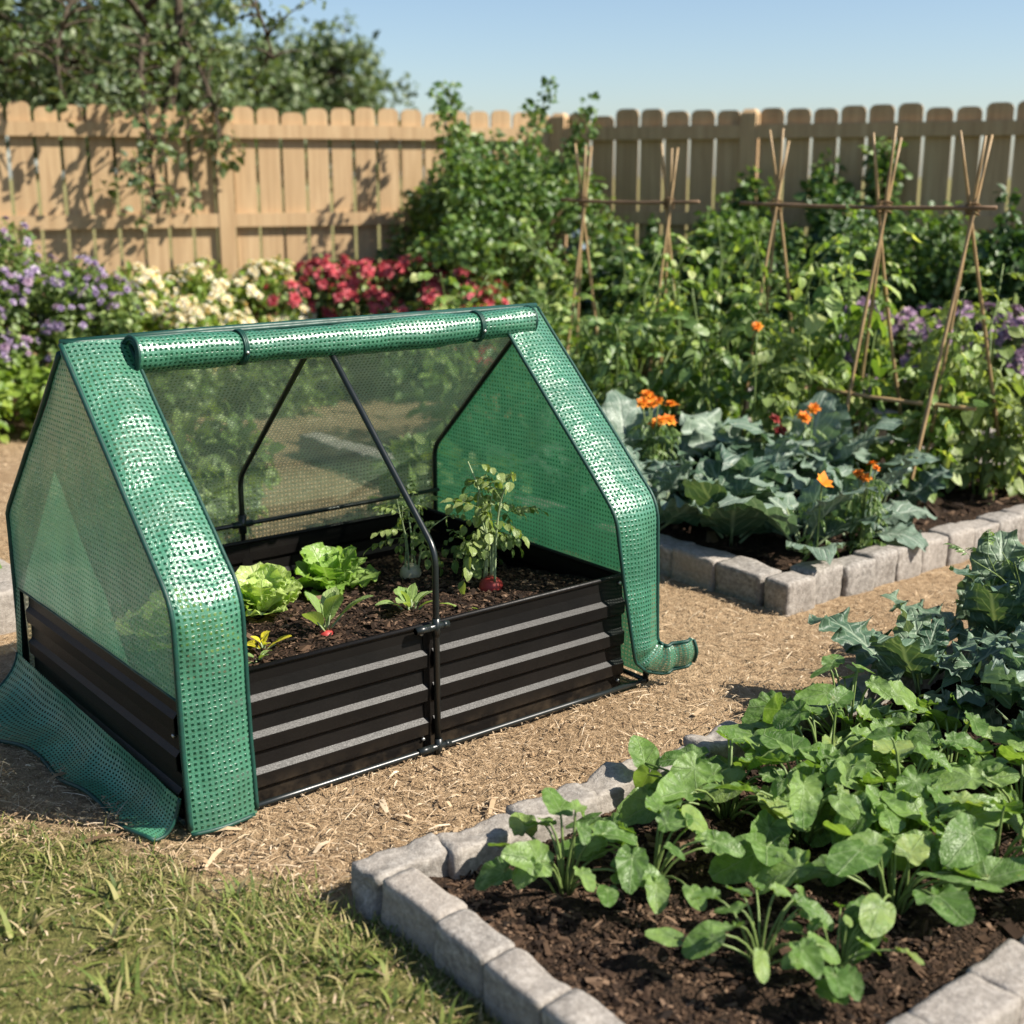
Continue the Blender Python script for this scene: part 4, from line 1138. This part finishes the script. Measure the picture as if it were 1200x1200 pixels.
def cane_tripod(x, y, ztop, spread, label, seed, rz=0.0):
    g = np.random.default_rng(seed); r = thing('cane_tripod', x, y, 0, label, 'bamboo tripod', 'bamboo tripods in a row')
    zc = 1.16
    for k, (ax, ay) in enumerate(((-1, -.15), (.15, .9), (.95, -.35))):
        ft = np.array([ax*spread, ay*spread*.55, .0]); cx = np.array([g.normal()*.006, (k-1)*.014, zc])
        dirv = (cx-ft)/zc; tp = ft+dirv*(ztop+g.normal()*.02)
        t = np.linspace(0, 1, 12)[:, None]; pts = ft+(tp-ft)*t+np.sin(t*PI)*np.array([g.normal()*.012, g.normal()*.012, 0])
        mb = MB(); rad = np.array([.0085-.003*q+(.0012 if i % 3 == 0 else 0) for i, q in enumerate(np.linspace(0, 1, 12))]); tube(mb, pts, rad, 7); mb.build('cane', M['cane'], r)
    mb = MB()
    for dz in (-.02, -.008, .004, .016): tube(mb, [(.022*math.cos(q), .026*math.sin(q), zc+dz+.004*math.sin(q*2)) for q in np.linspace(0, 2*PI, 12)], .0035, 5, False)
    mb.build('twine_binding', M['twine'], r)
    return r
TR = [(3.27, 2.50, 1.43, .17, 'bamboo tripod at the far end beside the big corner shrub'), (3.31, 1.97, 1.43, .15, 'second bamboo tripod from the far end'), (3.37, 1.40, 1.43, .20, 'middle one of the five bamboo tripods'),
      (3.43, .90, 1.43, .26, 'fourth bamboo tripod, beside the closest one'), (3.45, .53, 1.43, .34, 'widest bamboo tripod, standing behind the sunlit front stones')]
for i, (x, y, zt, s, lab) in enumerate(TR): cane_tripod(x, y, zt, s, lab, 300+i, 0)
for (a, b, mk, lab) in [((3.26, 2.62, 1.165), (3.35, 1.80, 1.165), 'cane_dark', 'horizontal cane tied across the two far tripods'),
                        ((3.34, 1.55, 1.165), (3.47, .43, 1.165), 'cane_dark', 'long horizontal cane tied across the three closer tripods'),
                        ((3.25, 1.02, .45), (3.47, .44, .42), 'cane', 'low horizontal cane among leaves of the widest tripod')]:
    mb = MB(); t = np.linspace(0, 1, 14)[:, None]; pts = np.array(a)+(np.array(b)-np.array(a))*t+np.sin(t*PI)*np.array([0, 0, -.008])+np.array([-.024, 0, 0])
    tube(mb, pts, [.0078+(.0012 if i % 3 == 0 else 0) for i in range(14)], 7)
    tag(mb.build('bamboo_cane', M[mk]), lab, 'cane', 'horizontal bamboo canes')

def marigold(x, y, h, n, mat, label, seed, size=.032, cat='marigold', name='marigold', Ts=None, spread=.1):
    g = np.random.default_rng(seed); r = thing(name, x, y, .03, label, cat, 'orange flowers in the tripod bed')
    lv, st = MB(), MB(); P, D, U, S = [], [], [], []
    for k in range(n):
        a = g.uniform(0, 2*PI); q = spread*math.sqrt(g.random()); tip = np.array([q*math.cos(a), q*math.sin(a), h*g.uniform(.82, 1.06)])
        pts = curve_pts((g.normal()*.01, g.normal()*.01, 0), tip, .03, 6); tube(st, pts, .003, 5)
        mb = MB(); up = nrm(np.array([g.normal()*.3-.2, g.normal()*.3-.5, 1.]))[None]
        spray(mb, Ts or T_DOUBLE, tip[None], nrm(np.cross(up, rand_dirs(1, g))), up, np.array([size*g.uniform(.8, 1.2)]), g)
        mb.build('blossom', M[mat], r)
        for p in pts[1:-1]:
            for _ in range(3): P.append(p); D.append(rand_dirs(1, g)[0]*[1, 1, .4]); U.append([0, 0, 1.]); S.append(g.uniform(.05, .10))
    spray(lv, T_FERN, np.array(P), np.array(D)+1e-6, np.array(U)+g.normal(size=(len(P), 3))*.1, np.array(S), g)
    lv.build('leaves', M['fern'], r); st.build('stems', M['stem'], r)
marigold(2.42, 1.12, .43, 9, 'orange', 'clump of orange marigolds above the hanging mesh flap', 400, .029, spread=.10)
marigold(2.87, .91, .37, 2, 'maroon', 'maroon bloom behind the blue cabbage', 401, .026, spread=.02)
marigold(2.93, .81, .41, 2, 'orange', 'golden marigold pair above the frilly kale', 402, .030, spread=.03)
marigold(2.29, .24, .34, 1, 'orange', 'single orange lily standing up between the cabbages', 403, .042, 'lily', 'lily', T_FLOWER[2:], .005)
marigold(2.54, .25, .32, 5, 'orange', 'small cluster of orange blooms beside the pale cabbage', 404, .019, spread=.035)
marigold(2.92, 1.09, .69, 1, 'orange', 'lone orange bloom high among the tomato vines', 405, .026, spread=.01)

# ------------------------------------------------------------------ fences
FX, FY, FH = 5.93, 5.93, 1.69
def picket(mb, x, w, h, t, g):
    w2 = w/2; r = .035
    o = [(-w2, 0), (w2, 0), (w2, h-r*1.1)]
    for q in np.linspace(0, PI/2, 5)[1:]: o.append((w2-r*1.2+r*1.2*math.cos(q), h-r*1.1+r*1.1*math.sin(q)))
    for q in np.linspace(PI/2, PI, 5)[:-1]: o.append((-w2+r*1.2+r*1.2*math.cos(q), h-r*1.1+r*1.1*math.sin(q)))
    o.append((-w2, h-r*1.1)); n = len(o)
    V = [(x+a, -t/2, b) for a, b in o]+[(x+a, t/2, b) for a, b in o]
    F = [np.arange(n)[None], (np.arange(n)[::-1]+n)[None], np.array([(i, i+n, (i+1) % n+n, (i+1) % n) for i in range(n)])]
    mb.add(V, F, [(a[0], a[2]) for a in V])
def fence(label, length, posts, loc, rz, seed, pitch=.163):
    g = np.random.default_rng(seed); r = empty('wooden_fence', loc, rz, label, 'fence', 'wooden garden fences')
    ends = sorted(posts)
    for a, b in zip(ends, ends[1:]):
        mb = MB(); n = max(1, round((b-a-.11)/pitch)); st = (b-a-.11)/n
        for k in range(n):
            picket(mb, a+.055+st*(k+.5), st-.020+g.normal()*.003, FH+g.normal()*.012, .018, g)
        mb.build('picket_panel', M['fence'], r, False)
        for z in (.32, 1.0, 1.545):
            mb = MB(); box(mb, (a+.052, -.047, z-.042), (b-.052, -.0105, z+.042)); mb.build('rail', M['fence'], r, False)
    for p in ends:
        mb = MB(); box(mb, (p-.05, -.052, -.05), (p+.05, .048, FH-.03)); 
        V = [(p-.05, -.052, FH-.03), (p+.05, -.052, FH-.03), (p+.05, .048, FH-.03), (p-.05, .048, FH-.03), (p-.03, -.03, FH-.005), (p+.03, -.03, FH-.005), (p+.03, .03, FH-.005), (p-.03, .03, FH-.005)]
        mb.add(V, [np.array([(4, 5, 6, 7), (0, 1, 5, 4), (1, 2, 6, 5), (2, 3, 7, 6), (3, 0, 4, 7)])])
        mb.build('post', M['fence'], r, False)
# the two runs meet at CX, CY in an obtuse corner
CX, CY = 5.03, 4.87
fence('sunlit tan picket fence behind the flower bushes', 10, [.6, 3.0, 5.4, 7.776, 9.95], (CX-10*.958, CY+10*.286, 0), math.atan2(-.286, .958), 1, .155)
fence('shaded brown picket fence behind the bamboo tripods', 9, [.10, 1.44, 3.6, 6.0, 8.4], (CX, CY, 0), math.atan2(-.909, .416), 2, .165)

# ------------------------------------------------------------------ flower bushes along the sunny fence
GF = 'flower bushes before the sunlit fence'
FB = [(.72, 4.85, .50, .45, .98, 'purple', 'tall purple flowering bush at the picture edge before the fence'),
      (1.22, 4.92, .50, .42, 1.00, 'purple', 'tallest purple flowering bush beside the fence shadow'),
      (1.58, 4.55, .40, .36, .78, 'purple', 'lower purple bush meeting the cream flowers'),
      (2.10, 5.15, .42, .36, .70, 'white', 'cream and yellow flower bush beside the purple ones'),
      (2.58, 5.20, .42, .36, .74, 'white', 'cream flower bush in front of the fence post'),
      (2.98, 5.06, .40, .34, .74, 'white', 'cream flower bush touching the red flowers'),
      (2.35, 4.72, .36, .30, .58, 'white', 'low white flower bush just above the rolled mesh'),
      (3.28, 4.92, .42, .34, .76, 'red', 'red flower bush next to the cream flowers'),
      (3.52, 4.48, .42, .34, .80, 'red', 'fullest red flower bush in front of the fence'),
      (3.68, 4.02, .38, .30, .68, 'red', 'small red flower bush beside the big corner shrub')]
for i, (x, y, rx, ry, h, c, lab) in enumerate(FB):
    if c == 'purple': bl = [('purple', 240, .024, T_DOUBLE, .2), ('mauve', 90, .024, T_DOUBLE, .2)]; lm = 'flowerleaf'
    elif c == 'white': bl = [('white', 330, .034, T_DOUBLE, .3)]; lm = 'limeleaf'
    else: bl = [('red', 340, .040, T_DOUBLE, .35)]; lm = 'flowerleaf'
    bush('flower_bush', x, y, 0, rx, ry, h, 38, 170, .038, lm, lab, 'flower bush', GF, 500+i, bl=bl, stem='stem', clump=.30)
GLow = 'low leafy plants on the soil behind the cover'
for i, (x, y, rx, h, m, lab) in enumerate([(.95, 4.30, .34, .34, 'limeleaf', 'low lime green plant below the purple bushes at the edge'), (1.42, 4.15, .30, .32, 'limeleaf', 'low lime green plant beside the mesh end'),
       (1.95, 4.25, .32, .36, 'flowerleaf', 'low green plant seen through the back mesh'), (2.6, 4.2, .32, .36, 'flowerleaf', 'low plant behind the middle of the cover'), (3.2, 4.2, .35, .42, 'shrub', 'dark low plant behind the far end of the cover')]):
    bush('leafy_plant', x, y, 0, rx, rx*.8, h, 16, 90, .06, m, lab, 'plant', GLow, 540+i, stem='stem', clump=.42)
for i, (x, y, n, h, sp, sz, lab) in enumerate([(-.10, 1.80, 12, .30, .20, .15, 'large leaved plant in the bed at the picture edge, behind the cover'), (.02, 2.20, 12, .32, .20, .15, 'large leaved plant partly hidden by the mesh end'),
        (-.05, 2.55, 11, .30, .20, .14, 'large leaved plant at the back of the edge bed'), (-.45, 2.1, 10, .28, .2, .14, 'large leaved plant in the bed beyond the picture edge')]):
    squash_plant(x, y, .03, n, h, sp, sz, lab, 560+i, 'squash', 'leafy plant', 'large leaved plants in the edge bed', None, 'leafy_plant')
for i, (x, y, h, lab) in enumerate([(.85, 1.9, .30, 'leafy green clump seen through the back mesh'), (1.25, 2.3, .34, 'green clump behind the cover centre'), (1.7, 1.55, .30, 'green clump behind the cover far end')]):
    bush('leafy_plant', x, y, 0, .26, .24, h, 14, 80, .06, 'flowerleaf', lab, 'plant', GLow, 580+i, stem='stem', clump=.42)

# ------------------------------------------------------------------ shrubs at the corner and along the shaded fence
bush('corner_shrub', 4.26, 4.44, 0, .80, .72, 1.58, 120, 170, .047, 'shrub', 'big dark green shrub filling the corner of the two fences', 'shrub', None, 600, whips=7, clump=.20, low=.10)
GS = 'shrubs along the shaded fence'
SH = [(4.88, 3.72, .40, 1.02, 'shrub_dark', 'shrub between the two far tripods by the shaded fence'), (5.25, 3.20, .52, 1.22, 'shrub', 'rounded shrub behind the second far tripod'), (5.35, 2.55, .55, 1.28, 'shrub_dark', 'dark shrub behind the middle tripod'),
      (5.25, 1.95, .55, 1.20, 'shrub', 'shrub behind the fourth tripod'), (5.40, 1.35, .55, 1.22, 'shrub_dark', 'dark shrub behind the widest tripod'), (5.45, .70, .55, 1.15, 'shrub_dark', 'dark shrub at the picture edge by the fence'), (4.7, 3.45, .42, .85, 'shrub', 'low shrub behind the far end of the tripod bed'), (5.5, .1, .5, 1.1, 'shrub', 'shrub beyond the picture edge by the shaded fence')]
for i, (x, y, rx, h, m, lab) in enumerate(SH):
    bush('shrub', x, y, 0, rx, rx, h*.86, 50, 170, .048, m, lab, 'shrub', GS, 620+i, whips=3, clump=.24)
bush('blue_flower_plant', 4.62, 4.02, 0, .16, .16, .98, 14, 50, .045, 'shrub_dark', 'pale blue flowering plant behind the far tripod', 'flower', None, 640, bl=[('blue', 70, .022, T_DOUBLE, .5)], clump=.4)
for i, (x, y, h, lab) in enumerate([(5.74, 3.02, 1.46, 'climber on the shaded fence above the middle shrubs'), (5.86, 2.70, 1.52, 'climber on the shaded fence behind the fourth tripod'), (5.52, 3.46, 1.36, 'thin climber on the shaded fence behind the middle tripod')]):
    bush('climbing_plant', x, y, 0, .13, .16, h, 24, 40, .055, 'shrub', lab, 'climber', 'climbers on the shaded fence', 650+i, clump=.6, low=.3)
GM = 'mauve flower bushes behind the tripod bed'
for i, (x, y, lab) in enumerate([(4.72, 1.25, 'mauve flower bush behind the widest tripod'), (4.80, .85, 'mauve flower bush at the picture edge above dark edging'), (4.70, 1.75, 'mauve flower bush half hidden by the vines')]):
    bush('flower_bush', x, y, .03, .34, .32, .62, 26, 80, .05, 'flowerleaf', lab, 'flower bush', GM, 660+i, bl=[('mauve', 230, .038, T_DOUBLE, .3)], stem='stem', clump=.32)

# ------------------------------------------------------------------ trees
def tree(name, x, y, label, seed, limbs, trunk_r, leaf, per, mat, group, top, subs=5, clr=.3, tw=.85):
    """limbs: list of polylines (local) starting on the trunk; foliage puffs along their outer half"""
    g = np.random.default_rng(seed); r = thing(name, x, y, 0, label, 'tree', group)
    st = MB(); lv = MB()
    tp = smooth_path([(0, 0, -.1), (g.normal()*.05, g.normal()*.05, top*.35), (g.normal()*.1, g.normal()*.1, top*.7), (g.normal()*.12, g.normal()*.12, top)], 5)
    tube(st, tp, np.linspace(trunk_r, trunk_r*.35, len(tp)), 9)
    C, R = [], []
    for lim in limbs:
        pts = smooth_path(lim, 6); tube(st, pts, np.linspace(trunk_r*.42, .008, len(pts)), 6)
        n = len(pts)
        for k in range(int(n*.25), n):
            for _ in range(subs if k < n-1 else subs+1):
                c = pts[k]+g.normal(size=3)*clr*np.array([1, 1, .8])*(.6+.5*k/n)
                tube(st, curve_pts(pts[k], c, .03, 4), np.linspace(.010, .003, 4), 4)
                C.append(c); R.append(clr*g.uniform(.3, .75)*tw)
    crown(lv, C, R, [max(6, int(per*(q/clr)**1.3)) for q in R], leaf, T_SIMPLE, g)
    lv.build('crown', M[mat], r); st.build('trunk', M['bark'], r)
    return r
g = np.random.default_rng(77)
def fanlimbs(z0, z1, n, rad, rise, seed, bias=(0, 0)):
    g = np.random.default_rng(seed); L = []
    for k in range(n):
        a = k*2.4+g.normal()*.3; z = z0+(z1-z0)*k/max(1, n-1); q = rad*g.uniform(.65, 1.1)*(1-.35*k/n)
        dx, dy = math.cos(a)*q+bias[0], math.sin(a)*q+bias[1]
        L.append([(0, 0, z), (dx*.4, dy*.4, z+rise*.7), (dx*.8, dy*.8, z+rise), (dx, dy, z+rise*.8)])
    return L
# broad tree behind the fence at the picture edge
tree('broad_tree', 1.35, 7.6, 'big dark tree rising behind the fence at the picture corner', 701, fanlimbs(1.6, 3.6, 13, 1.45, .5, 5), .13, .066, 62, 'tree', 'trees round the fence', 3.9, 5, .34)
# slender tree whose boughs hang over the fence top
tree('drooping_tree', 2.68, 6.02, 'slender tree with boughs hanging over the sunlit fence', 702,
     [[(0, 0, 1.9), (-.15, -.3, 2.1), (-.30, -.55, 1.85), (-.35, -.72, 1.45), (-.36, -.76, 1.10)], [(0, 0, 2.2), (-.35, -.25, 2.45), (-.65, -.45, 2.25), (-.8, -.5, 1.9)], [(0, 0, 2.3), (.25, -.25, 2.55), (.5, -.45, 2.35), (.62, -.5, 2.0)], [(0, 0, 1.9), (.05, -.35, 2.1), (.10, -.6, 1.8), (.12, -.7, 1.5)],
      [(0, 0, 2.6), (.1, .1, 2.9), (.45, .05, 3.05), (.7, 0, 2.9)], [(0, 0, 2.5), (-.2, .15, 2.9), (-.4, 0, 3.0), (-.6, -.1, 2.8)], [(0, 0, 2.8), (.05, -.05, 3.1), (.1, 0, 3.4)]], .055, .062, 20, 'tree', 'trees round the fence', 3.1, 2, .13, 1.0)
# far trees beyond the fence
tree('distant_tree', 8.1, 14.0, 'hazy rounded tree far beyond the fence', 703, fanlimbs(1.3, 2.4, 12, 1.7, .3, 8), .14, .10, 52, 'tree', 'trees round the fence', 2.7, 5, .36)
tree('distant_tree', 5.2, 12.5, 'darker far tree between the hanging boughs', 704, fanlimbs(1.3, 2.5, 11, 1.3, .4, 9), .14, .12, 60, 'tree', 'trees round the fence', 2.7, 5, .36)
tree('broad_tree', -.9, 8.3, 'tree behind the fence beyond the picture edge', 705, fanlimbs(1.6, 3.8, 12, 1.5, .5, 11), .14, .09, 60, 'tree', 'trees round the fence', 4.0, 5, .36)
